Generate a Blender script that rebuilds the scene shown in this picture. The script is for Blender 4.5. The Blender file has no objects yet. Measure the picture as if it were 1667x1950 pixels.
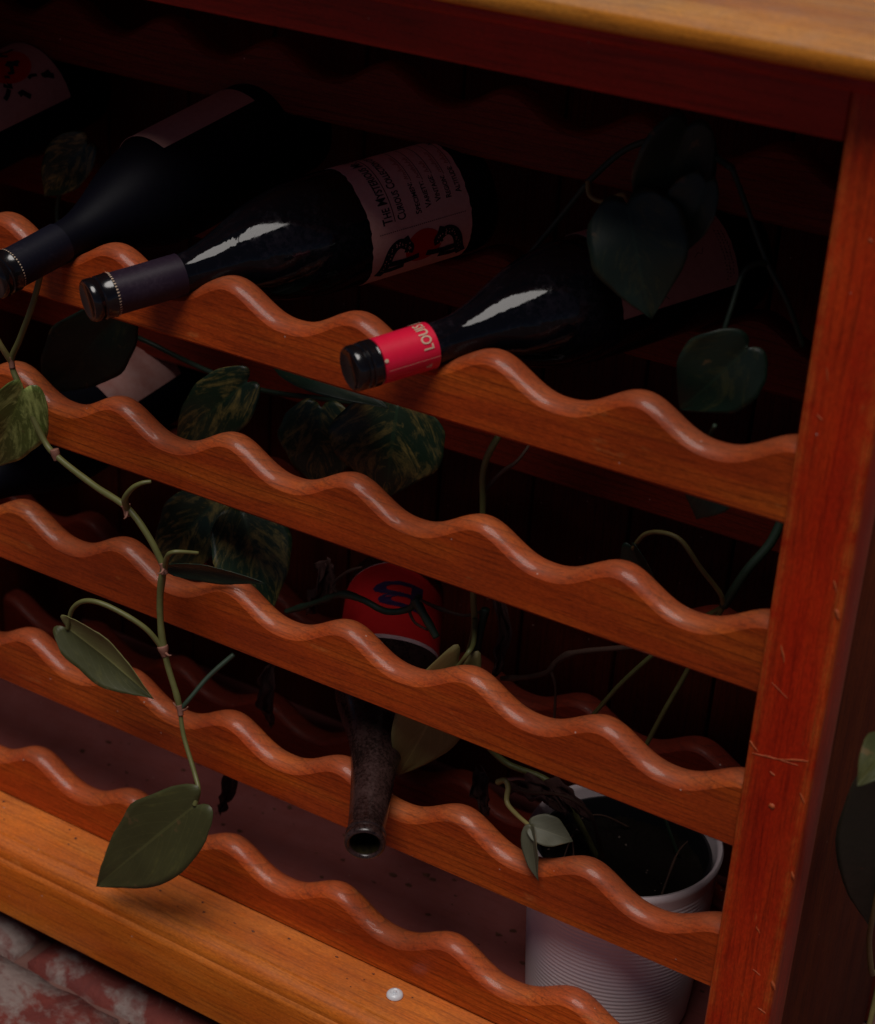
import bpy, bmesh, math, random
from mathutils import Vector, Matrix, noise as mnoise

random.seed(7)
R = math.radians
SC = bpy.context.scene
COL = SC.collection
G = 0.615                                   # height of the first wavy rail's crest line above the ground

# ------------------------------------------------------------------ camera
CAM = Vector((0.29621, -0.87883, 0.39364 + G))
RIGHT = Vector((0.85522, 0.51388, 0.06725)).normalized()
FWD = Vector((-0.43307, 0.77989, -0.45191)).normalized()
UP = RIGHT.cross(FWD).normalized()
FPX, PPX, PPY, W, H = 3413.71, 927.907, 1009.474, 1667.0, 1950.0
cd = bpy.data.cameras.new('camera')
cam = bpy.data.objects.new('camera', cd)
COL.objects.link(cam)
m = Matrix((RIGHT, UP, -FWD)).transposed().to_4x4()
m.translation = CAM
cam.matrix_world = m
cd.sensor_fit = 'HORIZONTAL'
cd.sensor_width = 36.0
cd.lens = FPX / W * 36.0
cd.shift_x = -(PPX - W / 2) / W
cd.shift_y = (PPY - H / 2) / W
cd.clip_start, cd.clip_end = 0.02, 500.0
cd.dof.use_dof = True
cd.dof.focus_distance = 1.24
cd.dof.aperture_fstop = 8.0
SC.camera = cam

# ------------------------------------------------------------------ sky and sun
ELEV, AZ = R(69), R(168)                    # sun: high, in front of the rack and a little to its right
w = bpy.data.worlds.new('World')
SC.world = w
w.use_nodes = True
nt = w.node_tree
bg = nt.nodes['Background']
sky = nt.nodes.new('ShaderNodeTexSky')
sky.sky_type = 'NISHITA'
sky.sun_disc = False
sky.sun_elevation = ELEV
sky.sun_rotation = AZ
sky.air_density, sky.dust_density, sky.ozone_density = 0.28, 0.12, 1.5
nt.links.new(sky.outputs[0], bg.inputs[0])
bg.inputs[1].default_value = 0.05
sd = bpy.data.lights.new('sun', 'SUN')
sd.energy = 5.0
sd.angle = R(34)
sd.color = (1.0, 0.94, 0.89)
sun = bpy.data.objects.new('sun', sd)
COL.objects.link(sun)
LD = Vector((math.sin(AZ) * math.cos(ELEV), math.cos(AZ) * math.cos(ELEV), math.sin(ELEV)))
sun.rotation_euler = LD.to_track_quat('Z', 'Y').to_euler()
sun.location = (0.5, -2, 3)
SC.view_settings.view_transform = 'Standard'
SC.view_settings.look = 'None'
SC.view_settings.exposure = -1.3
SC.view_settings.gamma = 1.0


# ------------------------------------------------------------------ helpers
def at(x, y, Y=None, X=None, Z=None):
    """a point of the photograph, at the plane Y (depth in the rack), X or Z (height over the ground)"""
    d = RIGHT * ((x - PPX) / FPX) - UP * ((y - PPY) / FPX) + FWD
    if Y is not None:
        t = (Y - CAM.y) / d.y
    elif X is not None:
        t = (X - CAM.x) / d.x
    else:
        t = (Z - CAM.z) / d.z
    return CAM + d * t


def mpp(p):
    return (p - CAM).dot(FWD) / FPX          # metres per photograph pixel at p


def tag(o, label=None, cat=None, group=None, kind=None):
    for k, v in (('label', label), ('category', cat), ('group', group), ('kind', kind)):
        if v:
            o[k] = v
    return o


def thing(name, loc, label, cat, group=None):
    o = bpy.data.objects.new(name, None)
    o.empty_display_size = 0.02
    o.location = loc
    COL.objects.link(o)
    return tag(o, label, cat, group)


def wloc(o):
    v = Vector((0, 0, 0))
    while o:
        v += o.location
        o = o.parent
    return v


def build(name, verts, faces, mat, parent=None, smooth=True, uvs=None, loc=None, label=None, sharp=None):
    """one mesh object from world-space verts"""
    me = bpy.data.meshes.new(name)
    base = wloc(parent) if parent else Vector((0, 0, 0))
    off = base + (Vector(loc) if loc else Vector((0, 0, 0)))
    me.from_pydata([tuple(Vector(v) - off) for v in verts], [], faces)
    me.materials.append(mat)
    if uvs:
        ul = me.uv_layers.new(name='UVMap')
        for l in me.loops:
            ul.data[l.index].uv = uvs[l.vertex_index]
    bm = bmesh.new()
    bm.from_mesh(me)
    bmesh.ops.recalc_face_normals(bm, faces=bm.faces)
    bm.to_mesh(me)
    bm.free()
    if smooth:
        me.polygons.foreach_set('use_smooth', [True] * len(me.polygons))
        if sharp:
            me.set_sharp_from_angle(angle=R(sharp))
    me.update()
    o = bpy.data.objects.new(name, me)
    if loc:
        o.location = loc
    COL.objects.link(o)
    if parent:
        o.parent = parent
    if label:
        o['label'] = label
    return o


def box(name, x0, x1, y0, y1, z0, z1, mat, parent=None, bev=0.003, seg=3, label=None, wob=0.0):
    bm = bmesh.new()
    bmesh.ops.create_cube(bm, size=1)
    for v in bm.verts:
        v.co = Vector(((x0 + x1) / 2 + v.co.x * (x1 - x0), (y0 + y1) / 2 + v.co.y * (y1 - y0), (z0 + z1) / 2 + v.co.z * (z1 - z0)))
        if wob:
            v.co += Vector((random.uniform(-wob, wob), random.uniform(-wob, wob), random.uniform(-wob, wob) * .5))
    if bev:
        bmesh.ops.bevel(bm, geom=bm.edges[:], offset=bev, segments=seg, profile=0.5, affect='EDGES')
    vs = [v.co.copy() for v in bm.verts]
    bm.verts.index_update()
    fs = [[v.index for v in f.verts] for f in bm.faces]
    bm.free()
    return build(name, vs, fs, mat, parent, label=label, sharp=50 if bev else 20)


def spline(pts, n=8):
    out = []
    k = len(pts)
    for i in range(k - 1):
        p0, p1, p2, p3 = pts[max(i - 1, 0)], pts[i], pts[i + 1], pts[min(i + 2, k - 1)]
        for j in range(n):
            t = j / n
            out.append(0.5 * ((2 * p1) + (p2 - p0) * t + (2 * p0 - 5 * p1 + 4 * p2 - p3) * t * t + (3 * p1 - p0 - 3 * p2 + p3) * t ** 3))
    out.append(pts[-1].copy())
    return out


def tube_data(path, radii, sides=8):
    vs, fs = [], []
    n = len(path)
    ref = Vector((0.3, 0.5, 0.8))
    for i, p in enumerate(path):
        t = (path[min(i + 1, n - 1)] - path[max(i - 1, 0)]).normalized()
        a = (ref - t * ref.dot(t))
        if a.length < 1e-4:
            a = t.orthogonal()
        a.normalize()
        ref = a
        b = t.cross(a)
        for k in range(sides):
            th = 2 * math.pi * k / sides
            vs.append(p + (a * math.cos(th) + b * math.sin(th)) * radii[i])
    for i in range(n - 1):
        for k in range(sides):
            k2 = (k + 1) % sides
            fs.append((i * sides + k, i * sides + k2, (i + 1) * sides + k2, (i + 1) * sides + k))
    fs.append(tuple(range(sides))[::-1])
    fs.append(tuple((n - 1) * sides + k for k in range(sides)))
    return vs, fs


def stem(name, pts, r0, r1, mat, parent, n=8, knob=0.06, label=None):
    path = spline([Vector(p) for p in pts], n)
    k = len(path)
    rad = []
    for i in range(k):
        t = i / (k - 1)
        r = r0 + (r1 - r0) * t
        if knob:
            r *= 1 + knob * max(0, mnoise.noise(path[i] * 90)) * 2
        rad.append(r)
    vs, fs = tube_data(path, rad)
    return build(name, vs, fs, mat, parent, label=label)


def lathe(name, o, d, prof, mat, parent, seg=48, e1=None, label=None, sharp=40):
    """profile (s along axis d from o, radius)"""
    d = Vector(d).normalized()
    e1 = (e1 - d * e1.dot(d)).normalized() if e1 else d.orthogonal().normalized()
    e2 = d.cross(e1)
    vs, fs, uv = [], [], []
    n = len(prof)
    for i, (s, r) in enumerate(prof):
        for k in range(seg):
            th = 2 * math.pi * k / seg
            vs.append(o + d * s + (e1 * math.cos(th) + e2 * math.sin(th)) * max(r, 1e-5))
            uv.append((k / seg, s))
    for i in range(n - 1):
        for k in range(seg):
            k2 = (k + 1) % seg
            fs.append((i * seg + k, i * seg + k2, (i + 1) * seg + k2, (i + 1) * seg + k))
    return build(name, vs, fs, mat, parent, label=label, sharp=sharp, uvs=uv)


# ------------------------------------------------------------------ materials
def newmat(name):
    mt = bpy.data.materials.new(name)
    mt.use_nodes = True
    t = mt.node_tree
    return mt, t, t.nodes['Principled BSDF']


def N(t, typ, **kw):
    n = t.nodes.new(typ)
    for k, v in kw.items():
        if k in n.bl_rna.properties:
            setattr(n, k, v)
        else:
            n.inputs[k].default_value = v
    return n


def ramp(t, fac, stops):
    r = t.nodes.new('ShaderNodeValToRGB')
    el = r.color_ramp.elements
    while len(el) < len(stops):
        el.new(0.5)
    for e, (p, c) in zip(el, stops):
        e.position = p
        e.color = tuple(c) + (1,) if len(c) == 3 else c
    t.links.new(fac, r.inputs[0])
    return r


def mixc(t, fac, a, b, mode='MIX'):
    n = t.nodes.new('ShaderNodeMix')
    n.data_type = 'RGBA'
    n.blend_type = mode
    for s, v in ((n.inputs[0], fac), (n.inputs[6], a), (n.inputs[7], b)):
        if hasattr(v, 'links') or hasattr(v, 'is_linked'):
            t.links.new(v, s)
        else:
            s.default_value = v if isinstance(v, (int, float)) else (tuple(v) + (1,))[:4]
    return n.outputs[2]


def mth(t, op, a, b=None, c=None, clamp=False):
    n = t.nodes.new('ShaderNodeMath')
    n.operation = op
    n.use_clamp = clamp
    for i, v in enumerate((a, b, c)):
        if v is None:
            continue
        if isinstance(v, (int, float)):
            n.inputs[i].default_value = v
        else:
            t.links.new(v, n.inputs[i])
    return n.outputs[0]


def wood(name, dark, mid, light, axis='X', rough=0.36, coat=0.25, dust=0.35, dustcol=(0.25, 0.16, 0.15), lines=0.72, wear=0.0, ringscale=30, edge=0.0):
    mt, t, b = newmat(name)
    L = t.links
    tc = N(t, 'ShaderNodeTexCoord')
    oi = N(t, 'ShaderNodeObjectInfo')
    vm = N(t, 'ShaderNodeVectorMath', operation='MULTIPLY_ADD')
    cmb = N(t, 'ShaderNodeCombineXYZ')
    for i, k in enumerate((7.3, 3.1, 5.7)):
        L.new(mth(t, 'MULTIPLY', oi.outputs['Random'], k), cmb.inputs[i])
    vm.inputs[1].default_value = (1, 1, 1)
    L.new(tc.outputs['Object'], vm.inputs[0])
    L.new(cmb.outputs[0], vm.inputs[2])
    P = vm.outputs[0]

    def mapped(s_along, s_across):
        mp = N(t, 'ShaderNodeMapping')
        L.new(P, mp.inputs[0])
        sc = {'X': (s_along, s_across, s_across), 'Y': (s_across, s_along, s_across), 'Z': (s_across, s_across, s_along)}[axis]
        mp.inputs['Scale'].default_value = sc
        return mp.outputs[0]
    # broad tone, growth lines, fine pores
    n1 = N(t, 'ShaderNodeTexNoise', Scale=1.0, Detail=5.0, Roughness=0.55)
    L.new(mapped(5, 38), n1.inputs['Vector'])
    nd = N(t, 'ShaderNodeTexNoise', Scale=1.0, Detail=2.0)
    L.new(mapped(2.2, 9), nd.inputs['Vector'])
    sx = N(t, 'ShaderNodeSeparateXYZ')
    L.new(P, sx.inputs[0])
    crossc = mth(t, 'ADD', sx.outputs['Z' if axis != 'Z' else 'X'], mth(t, 'MULTIPLY', sx.outputs['Y'], 0.6))
    ph = mth(t, 'ADD', mth(t, 'MULTIPLY', crossc, ringscale * 5.0), mth(t, 'MULTIPLY', nd.outputs[0], 8.0))
    saw = mth(t, 'FRACT', ph)
    ln = mth(t, 'POWER', saw, 7.0)
    n2 = N(t, 'ShaderNodeTexNoise', Scale=1.0, Detail=3.0, Roughness=0.7)
    L.new(mapped(22, 520), n2.inputs['Vector'])
    base = ramp(t, n1.outputs[0], [(0.25, dark), (0.5, mid), (0.78, light)]).outputs[0]
    lf = mth(t, 'MULTIPLY', mth(t, 'MULTIPLY', ln, lines), mth(t, 'MULTIPLY_ADD', n1.outputs[0], 3.0, -0.9, clamp=True), clamp=True)
    base = mixc(t, lf, base, tuple(c * 0.22 for c in dark))
    pf = ramp(t, n2.outputs[0], [(0.36, (1, 1, 1)), (0.5, (0, 0, 0))]).outputs[0]
    base = mixc(t, mth(t, 'MULTIPLY', pf, 0.5), base, tuple(c * 0.4 for c in dark))
    # pale nicks and rubbed spots
    if wear:
        n3 = N(t, 'ShaderNodeTexNoise', Scale=1.0, Detail=4.0, Roughness=0.6)
        L.new(mapped(26, 70), n3.inputs['Vector'])
        wf = ramp(t, n3.outputs[0], [(0.66, (0, 0, 0)), (0.74, (1, 1, 1))]).outputs[0]
        base = mixc(t, mth(t, 'MULTIPLY', wf, wear), base, (0.62, 0.27, 0.08))
    # tone drifts slowly along and between boards
    n6 = N(t, 'ShaderNodeTexNoise', Scale=7.0, Detail=3.0)
    L.new(P, n6.inputs['Vector'])
    tone = mth(t, 'ADD', mth(t, 'MULTIPLY_ADD', n6.outputs[0], 0.9, 0.45), mth(t, 'MULTIPLY', oi.outputs['Random'], 0.2))
    tv = N(t, 'ShaderNodeCombineXYZ')
    for i in range(3):
        L.new(tone, tv.inputs[i])
    base = mixc(t, 1.0, base, tv.outputs[0], 'MULTIPLY')
    if edge:
        bv = N(t, 'ShaderNodeBevel', samples=4)
        bv.inputs['Radius'].default_value = 0.006
        g0 = N(t, 'ShaderNodeNewGeometry')
        dt = N(t, 'ShaderNodeVectorMath', operation='DOT_PRODUCT')
        L.new(bv.outputs[0], dt.inputs[0])
        L.new(g0.outputs['True Normal'], dt.inputs[1])
        n7 = N(t, 'ShaderNodeTexNoise', Scale=60.0, Detail=5.0, Roughness=0.7)
        L.new(P, n7.inputs['Vector'])
        ef = mth(t, 'MULTIPLY', mth(t, 'SUBTRACT', 0.999, dt.outputs['Value'], clamp=True), 22.0, clamp=True)
        ef = mth(t, 'MULTIPLY', ef, mth(t, 'MULTIPLY_ADD', n7.outputs[0], 2.6, -0.8, clamp=True))
        base = mixc(t, mth(t, 'MULTIPLY', ef, edge), base, (0.62, 0.20, 0.035))
    n8 = N(t, 'ShaderNodeTexNoise', Scale=1.0, Detail=2.0)
    L.new(mapped(320, 900), n8.inputs['Vector'])
    gr = mth(t, 'MULTIPLY_ADD', n8.outputs[0], 0.9, 0.55)
    gv = N(t, 'ShaderNodeCombineXYZ')
    for i in range(3):
        L.new(gr, gv.inputs[i])
    base = mixc(t, 1.0, base, gv.outputs[0], 'MULTIPLY')
    # settled dust on what faces up, and specks
    ge = N(t, 'ShaderNodeNewGeometry')
    sz = N(t, 'ShaderNodeSeparateXYZ')
    L.new(ge.outputs['Normal'], sz.inputs[0])
    up = N(t, 'ShaderNodeMapRange', interpolation_type='SMOOTHSTEP')
    up.inputs['From Min'].default_value = 0.25
    up.inputs['From Max'].default_value = 1.0
    L.new(sz.outputs[2], up.inputs[0])
    n4 = N(t, 'ShaderNodeTexNoise', Scale=55.0, Detail=6.0, Roughness=0.65)
    L.new(P, n4.inputs['Vector'])
    df = mth(t, 'MULTIPLY', mth(t, 'MULTIPLY', up.outputs[0], dust), mth(t, 'MULTIPLY_ADD', n4.outputs[0], 1.5, 0.25), clamp=True)
    base = mixc(t, df, base, dustcol)
    vo = N(t, 'ShaderNodeTexVoronoi', Scale=130.0)
    L.new(P, vo.inputs['Vector'])
    wn = N(t, 'ShaderNodeTexWhiteNoise')
    L.new(vo.outputs['Position'], wn.inputs['Vector'])
    sp = mth(t, 'MULTIPLY', mth(t, 'LESS_THAN', vo.outputs['Distance'], 0.09), mth(t, 'GREATER_THAN', wn.outputs[0], 0.93))
    base = mixc(t, mth(t, 'MULTIPLY', sp, 0.6), base, (0.5, 0.36, 0.3))
    L.new(base, b.inputs['Base Color'])
    n5 = N(t, 'ShaderNodeTexNoise', Scale=24.0, Detail=5.0)
    L.new(P, n5.inputs['Vector'])
    rg = mth(t, 'ADD', mth(t, 'MULTIPLY_ADD', n5.outputs[0], 0.22, rough - 0.11), mth(t, 'MULTIPLY', df, 0.45), clamp=True)
    L.new(rg, b.inputs['Roughness'])
    b.inputs['Specular IOR Level'].default_value = 0.2
    b.inputs['Coat Weight'].default_value = coat
    b.inputs['Coat Roughness'].default_value = 0.11
    bp = N(t, 'ShaderNodeBump', Strength=0.12, Distance=0.0006)
    L.new(mth(t, 'ADD', mth(t, 'MULTIPLY', n2.outputs[0], 0.7), mth(t, 'ADD', n5.outputs[0], mth(t, 'MULTIPLY', ln, -0.3))), bp.inputs['Height'])
    L.new(bp.outputs[0], b.inputs['Normal'])
    return mt


def plain(name, col, rough=0.5, spec=0.5, coat=0.0, nscale=0, namt=0.3, col2=None, bump=0.0, metal=0.0, trans=0.0):
    mt, t, b = newmat(name)
    b.inputs['Base Color'].default_value = tuple(col) + (1,)
    b.inputs['Roughness'].default_value = rough
    b.inputs['Specular IOR Level'].default_value = spec
    b.inputs['Coat Weight'].default_value = coat
    b.inputs['Metallic'].default_value = metal
    b.inputs['Transmission Weight'].default_value = trans
    if nscale:
        tc = N(t, 'ShaderNodeTexCoord')
        n = N(t, 'ShaderNodeTexNoise', Scale=float(nscale), Detail=6.0, Roughness=0.65)
        t.links.new(tc.outputs['Object'], n.inputs['Vector'])
        r = ramp(t, n.outputs[0], [(0.5 - namt / 2, col), (0.5 + namt / 2, col2 or tuple(c * 0.5 for c in col))])
        t.links.new(r.outputs[0], b.inputs['Base Color'])
        if bump:
            bp = N(t, 'ShaderNodeBump', Strength=bump, Distance=0.0008)
            t.links.new(n.outputs[0], bp.inputs['Height'])
            t.links.new(bp.outputs[0], b.inputs['Normal'])
    return mt


def dusty_glass(name, col, rough, dustcol, amount, scale=260, spec=0.5, wavy=0.0):
    """dark glass with dust lying in specks and smears"""
    mt, t, b = newmat(name)
    tc = N(t, 'ShaderNodeTexCoord')
    n = N(t, 'ShaderNodeTexNoise', Scale=float(scale), Detail=8.0, Roughness=0.75)
    n2 = N(t, 'ShaderNodeTexNoise', Scale=26.0, Detail=4.0, Roughness=0.6)
    for k in (n, n2):
        t.links.new(tc.outputs['Object'], k.inputs['Vector'])
    f = mth(t, 'ADD', mth(t, 'MULTIPLY', n.outputs[0], 0.6), mth(t, 'MULTIPLY', n2.outputs[0], 0.5))
    f = ramp(t, f, [(0.62 - amount * 0.3, (0, 0, 0)), (0.78 - amount * 0.2, (1, 1, 1))]).outputs[0]
    f = mth(t, 'MULTIPLY', f, min(1.0, amount))
    t.links.new(mixc(t, f, col, dustcol), b.inputs['Base Color'])
    t.links.new(mth(t, 'MULTIPLY_ADD', f, 0.6, rough, clamp=True), b.inputs['Roughness'])
    b.inputs['IOR'].default_value = 1.5
    b.inputs['Specular IOR Level'].default_value = spec
    if wavy:
        # slightly uneven cast glass
        n3 = N(t, 'ShaderNodeTexNoise', Scale=38.0, Detail=3.0, Roughness=0.55, Distortion=0.6)
        t.links.new(tc.outputs['Object'], n3.inputs['Vector'])
        bp = N(t, 'ShaderNodeBump', Strength=wavy, Distance=0.002)
        t.links.new(n3.outputs[0], bp.inputs['Height'])
        t.links.new(bp.outputs[0], b.inputs['Normal'])
    return mt


def leafmat(name, green, green2, streak, amt, rough=0.35, vein=None):
    mt, t, b = newmat(name)
    L = t.links
    uv = N(t, 'ShaderNodeUVMap')
    oi = N(t, 'ShaderNodeObjectInfo')
    sx = N(t, 'ShaderNodeSeparateXYZ')
    L.new(uv.outputs[0], sx.inputs[0])
    av = mth(t, 'ABSOLUTE', sx.outputs[1])
    # run the streaks along the side veins: coordinate u - 0.45|v|
    q = mth(t, 'SUBTRACT', sx.outputs[0], mth(t, 'MULTIPLY', av, 0.45))
    cb = N(t, 'ShaderNodeCombineXYZ')
    L.new(mth(t, 'MULTIPLY', q, 6.5), cb.inputs[0])
    L.new(mth(t, 'MULTIPLY', sx.outputs[1], 1.7), cb.inputs[1])
    L.new(mth(t, 'MULTIPLY', oi.outputs['Random'], 40.0), cb.inputs[2])
    n = N(t, 'ShaderNodeTexNoise', Scale=1.0, Detail=7.0, Roughness=0.68, Distortion=0.9)
    L.new(cb.outputs[0], n.inputs['Vector'])
    tc = N(t, 'ShaderNodeTexCoord')
    n2 = N(t, 'ShaderNodeTexNoise', Scale=140.0, Detail=6.0, Roughness=0.7)
    L.new(tc.outputs['Object'], n2.inputs['Vector'])
    n3 = N(t, 'ShaderNodeTexNoise', Scale=38.0, Detail=3.0)
    L.new(tc.outputs['Object'], n3.inputs['Vector'])
    base = mixc(t, n3.outputs[0], green, green2)
    sf = ramp(t, mth(t, 'ADD', n.outputs[0], mth(t, 'MULTIPLY', mth(t, 'SUBTRACT', n2.outputs[0], 0.5), 0.35)),
              [(0.62 - amt * 0.25, (0, 0, 0)), (0.86 - amt * 0.18, (1, 1, 1))]).outputs[0]
    base = mixc(t, mth(t, 'MULTIPLY', sf, min(1.0, amt * 1.6)), base, streak)
    n4 = N(t, 'ShaderNodeTexNoise', Scale=75.0, Detail=3.0, Roughness=0.5)
    L.new(tc.outputs['Object'], n4.inputs['Vector'])
    bl = ramp(t, mth(t, 'ADD', n4.outputs[0], mth(t, 'MULTIPLY', mth(t, 'POWER', av, 14.0), 0.12)), [(0.68, (0, 0, 0)), (0.74, (1, 1, 1))]).outputs[0]
    base = mixc(t, mth(t, 'MULTIPLY', bl, 0.6), base, (0.13, 0.075, 0.03))
    # veins
    vq = mth(t, 'ABSOLUTE', mth(t, 'SUBTRACT', mth(t, 'FRACT', mth(t, 'MULTIPLY', q, 8.0)), 0.5))
    vf = mth(t, 'MULTIPLY', mth(t, 'LESS_THAN', vq, 0.045), mth(t, 'GREATER_THAN', av, 0.03))
    mf = mth(t, 'LESS_THAN', av, 0.035)
    vv = mth(t, 'MULTIPLY', mth(t, 'MAXIMUM', mth(t, 'MULTIPLY', vf, 0.35), mf), 0.45)
    base = mixc(t, vv, base, vein or tuple(c * 1.6 for c in green2))
    L.new(base, b.inputs['Base Color'])
    L.new(mth(t, 'MULTIPLY_ADD', n2.outputs[0], 0.3, rough - 0.12, clamp=True), b.inputs['Roughness'])
    b.inputs['Specular IOR Level'].default_value = 0.4
    bp = N(t, 'ShaderNodeBump', Strength=0.25, Distance=0.0006)
    L.new(mth(t, 'ADD', mth(t, 'MULTIPLY', n2.outputs[0], 0.4), mth(t, 'MULTIPLY', vv, -2.0)), bp.inputs['Height'])
    L.new(bp.outputs[0], b.inputs['Normal'])
    return mt


M = {}
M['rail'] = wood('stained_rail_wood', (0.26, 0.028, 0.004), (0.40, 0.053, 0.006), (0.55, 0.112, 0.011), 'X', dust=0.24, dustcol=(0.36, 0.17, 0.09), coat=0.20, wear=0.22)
M['rear'] = wood('stained_rear_wood_shaded', (0.12, 0.010, 0.003), (0.16, 0.014, 0.004), (0.20, 0.022, 0.006), 'X', dust=0.1, dustcol=(0.2, 0.07, 0.05), rough=0.55, coat=0.04)  # darker copy of the rail wood, the shade inside the rack put into its colour
M['post'] = wood('red_stained_post_wood', (0.32, 0.011, 0.002), (0.44, 0.021, 0.003), (0.54, 0.046, 0.005), 'Z', dust=0.1, lines=0.3, wear=0.25, coat=0.05, edge=0.8)
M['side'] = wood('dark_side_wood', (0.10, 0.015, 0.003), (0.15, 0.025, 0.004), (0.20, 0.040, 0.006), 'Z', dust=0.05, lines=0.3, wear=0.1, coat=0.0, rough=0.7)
M['apron'] = wood('deep_red_apron_wood', (0.26, 0.008, 0.003), (0.36, 0.013, 0.004), (0.44, 0.024, 0.006), 'X', dust=0.1, lines=0.3)
M['top'] = wood('worn_golden_top_wood', (0.46, 0.12, 0.012), (0.64, 0.23, 0.024), (0.74, 0.34, 0.06), 'X', dust=0.3, dustcol=(0.42, 0.30, 0.24), lines=0.15, wear=0.3)
M['base'] = wood('orange_base_wood', (0.42, 0.07, 0.006), (0.56, 0.125, 0.009), (0.64, 0.19, 0.02), 'X', dust=0.16, dustcol=(0.40, 0.20, 0.12), lines=0.25, wear=0.25, edge=0.5)
M['floor'] = wood('dusty_floor_wood', (0.20, 0.035, 0.022), (0.26, 0.045, 0.03), (0.31, 0.06, 0.04), 'X', dust=0.75, dustcol=(0.32, 0.098, 0.092), lines=0.2, rough=0.5, coat=0.2)
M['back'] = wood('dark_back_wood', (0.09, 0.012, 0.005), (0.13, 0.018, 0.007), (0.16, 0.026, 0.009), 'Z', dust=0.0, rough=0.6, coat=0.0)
M['pale'] = plain('bare_scratched_wood', (0.44, 0.085, 0.02), 0.6)
M['glass'] = dusty_glass('black_wine_glass', (0.004, 0.004, 0.006), 0.05, (0.06, 0.045, 0.06), 0.26, spec=0.28, wavy=0.3)
M['glass_matt'] = dusty_glass('dusty_black_glass', (0.003, 0.003, 0.007), 0.55, (0.03, 0.022, 0.04), 0.12, spec=0.10)
M['glass_old'] = dusty_glass('dust_covered_glass', (0.008, 0.0045, 0.004), 0.16, (0.085, 0.038, 0.034), 0.52, 420)
M['cap'] = plain('black_gloss_cap', (0.006, 0.005, 0.006), 0.16, 0.6)
M['capsule'] = dusty_glass('plum_black_capsule', (0.020, 0.011, 0.022), 0.42, (0.12, 0.08, 0.11), 0.18, 400, spec=0.3)
M['capsule_blue'] = dusty_glass('blue_black_capsule', (0.007, 0.007, 0.014), 0.45, (0.10, 0.08, 0.11), 0.18, 400, spec=0.2)
M['capsule_red'] = plain('red_foil_capsule', (0.82, 0.010, 0.055), 0.36, 0.5, 0.15, 180, 0.5, (0.72, 0.008, 0.042), 0.05)
M['kraft'] = plain('kraft_label_paper', (0.80, 0.44, 0.37), 0.85, 0.2, 0, 300, 0.6, (0.70, 0.35, 0.29), 0.1)
M['tan'] = plain('tan_label_paper', (0.56, 0.30, 0.25), 0.85, 0.2, 0, 200, 0.6, (0.46, 0.23, 0.19), 0.1)
M['pink'] = plain('pale_label_paper', (0.55, 0.33, 0.30), 0.8, 0.2, 0, 60, 0.5, (0.42, 0.16, 0.13), 0.1)
M['ink'] = plain('black_ink', (0.012, 0.010, 0.014), 0.7, 0.2)
M['redink'] = plain('red_ink', (0.52, 0.012, 0.010), 0.7, 0.2)
M['scrawl'] = plain('faded_red_pen', (0.42, 0.05, 0.035), 0.7, 0.2)
M['cream'] = plain('cream_foil_print', (0.66, 0.50, 0.36), 0.5, 0.4)
M['redlabel'] = plain('red_label_paper', (0.60, 0.010, 0.012), 0.6, 0.3, 0, 150, 0.5, (0.48, 0.008, 0.01))
M['whitelabel'] = plain('white_label_border', (0.62, 0.42, 0.45), 0.6, 0.3, 0, 150, 0.5, (0.5, 0.3, 0.33))
M['navy'] = plain('dark_blue_print', (0.03, 0.012, 0.06), 0.6, 0.3)
M['pot'] = plain('white_glazed_ceramic', (0.84, 0.71, 0.73), 0.30, 0.5, 0.2, 12, 0.6, (0.76, 0.62, 0.65))
M['blackpot'] = plain('black_nursery_plastic', (0.008, 0.008, 0.010), 0.4, 0.4)
M['soil'] = plain('dark_potting_soil', (0.012, 0.008, 0.006), 0.95, 0.1, 0, 240, 0.7, (0.006, 0.004, 0.003), 1.0)
M['crumb'] = plain('pale_soil_crumb', (0.16, 0.12, 0.10), 0.9, 0.1)
M['l_olive'] = leafmat('olive_leaf', (0.034, 0.037, 0.011), (0.066, 0.066, 0.021), (0.17, 0.15, 0.035), 0.26, 0.45)
M['l_under'] = leafmat('pale_leaf', (0.17, 0.17, 0.055), (0.22, 0.21, 0.08), (0.32, 0.28, 0.10), 0.3, 0.5)
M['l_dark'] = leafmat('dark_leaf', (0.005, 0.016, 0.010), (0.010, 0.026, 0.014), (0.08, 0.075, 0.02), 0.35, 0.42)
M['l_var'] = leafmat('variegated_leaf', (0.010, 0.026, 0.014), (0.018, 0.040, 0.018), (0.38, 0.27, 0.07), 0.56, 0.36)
M['l_bright'] = leafmat('bright_speckled_leaf', (0.07, 0.10, 0.02), (0.11, 0.15, 0.03), (0.55, 0.66, 0.20), 0.62, 0.32)
M['l_tan'] = leafmat('yellowing_leaf', (0.15, 0.12, 0.04), (0.20, 0.16, 0.06), (0.30, 0.24, 0.09), 0.3, 0.5)
M['l_grey'] = leafmat('greyish_leaf', (0.055, 0.053, 0.030), (0.085, 0.080, 0.048), (0.16, 0.14, 0.07), 0.2, 0.5)
M['l_out'] = leafmat('outdoor_leaf', (0.020, 0.050, 0.034), (0.035, 0.075, 0.045), (0.10, 0.13, 0.06), 0.2, 0.4)
M['dead'] = plain('withered_leaf', (0.085, 0.036, 0.030), 0.75, 0.2, 0, 120, 0.6, (0.03, 0.012, 0.011), 0.6)
M['stem'] = plain('green_stem', (0.15, 0.15, 0.05), 0.45, 0.4, 0, 120, 0.6, (0.10, 0.10, 0.03), 0.2)
M['stem_y'] = plain('yellow_green_stem', (0.24, 0.20, 0.07), 0.45, 0.4, 0, 120, 0.6, (0.17, 0.13, 0.045), 0.2)
M['stem_d'] = plain('dark_green_stem', (0.025, 0.05, 0.03), 0.5, 0.4, 0, 120, 0.6, (0.02, 0.03, 0.018), 0.2)
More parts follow.
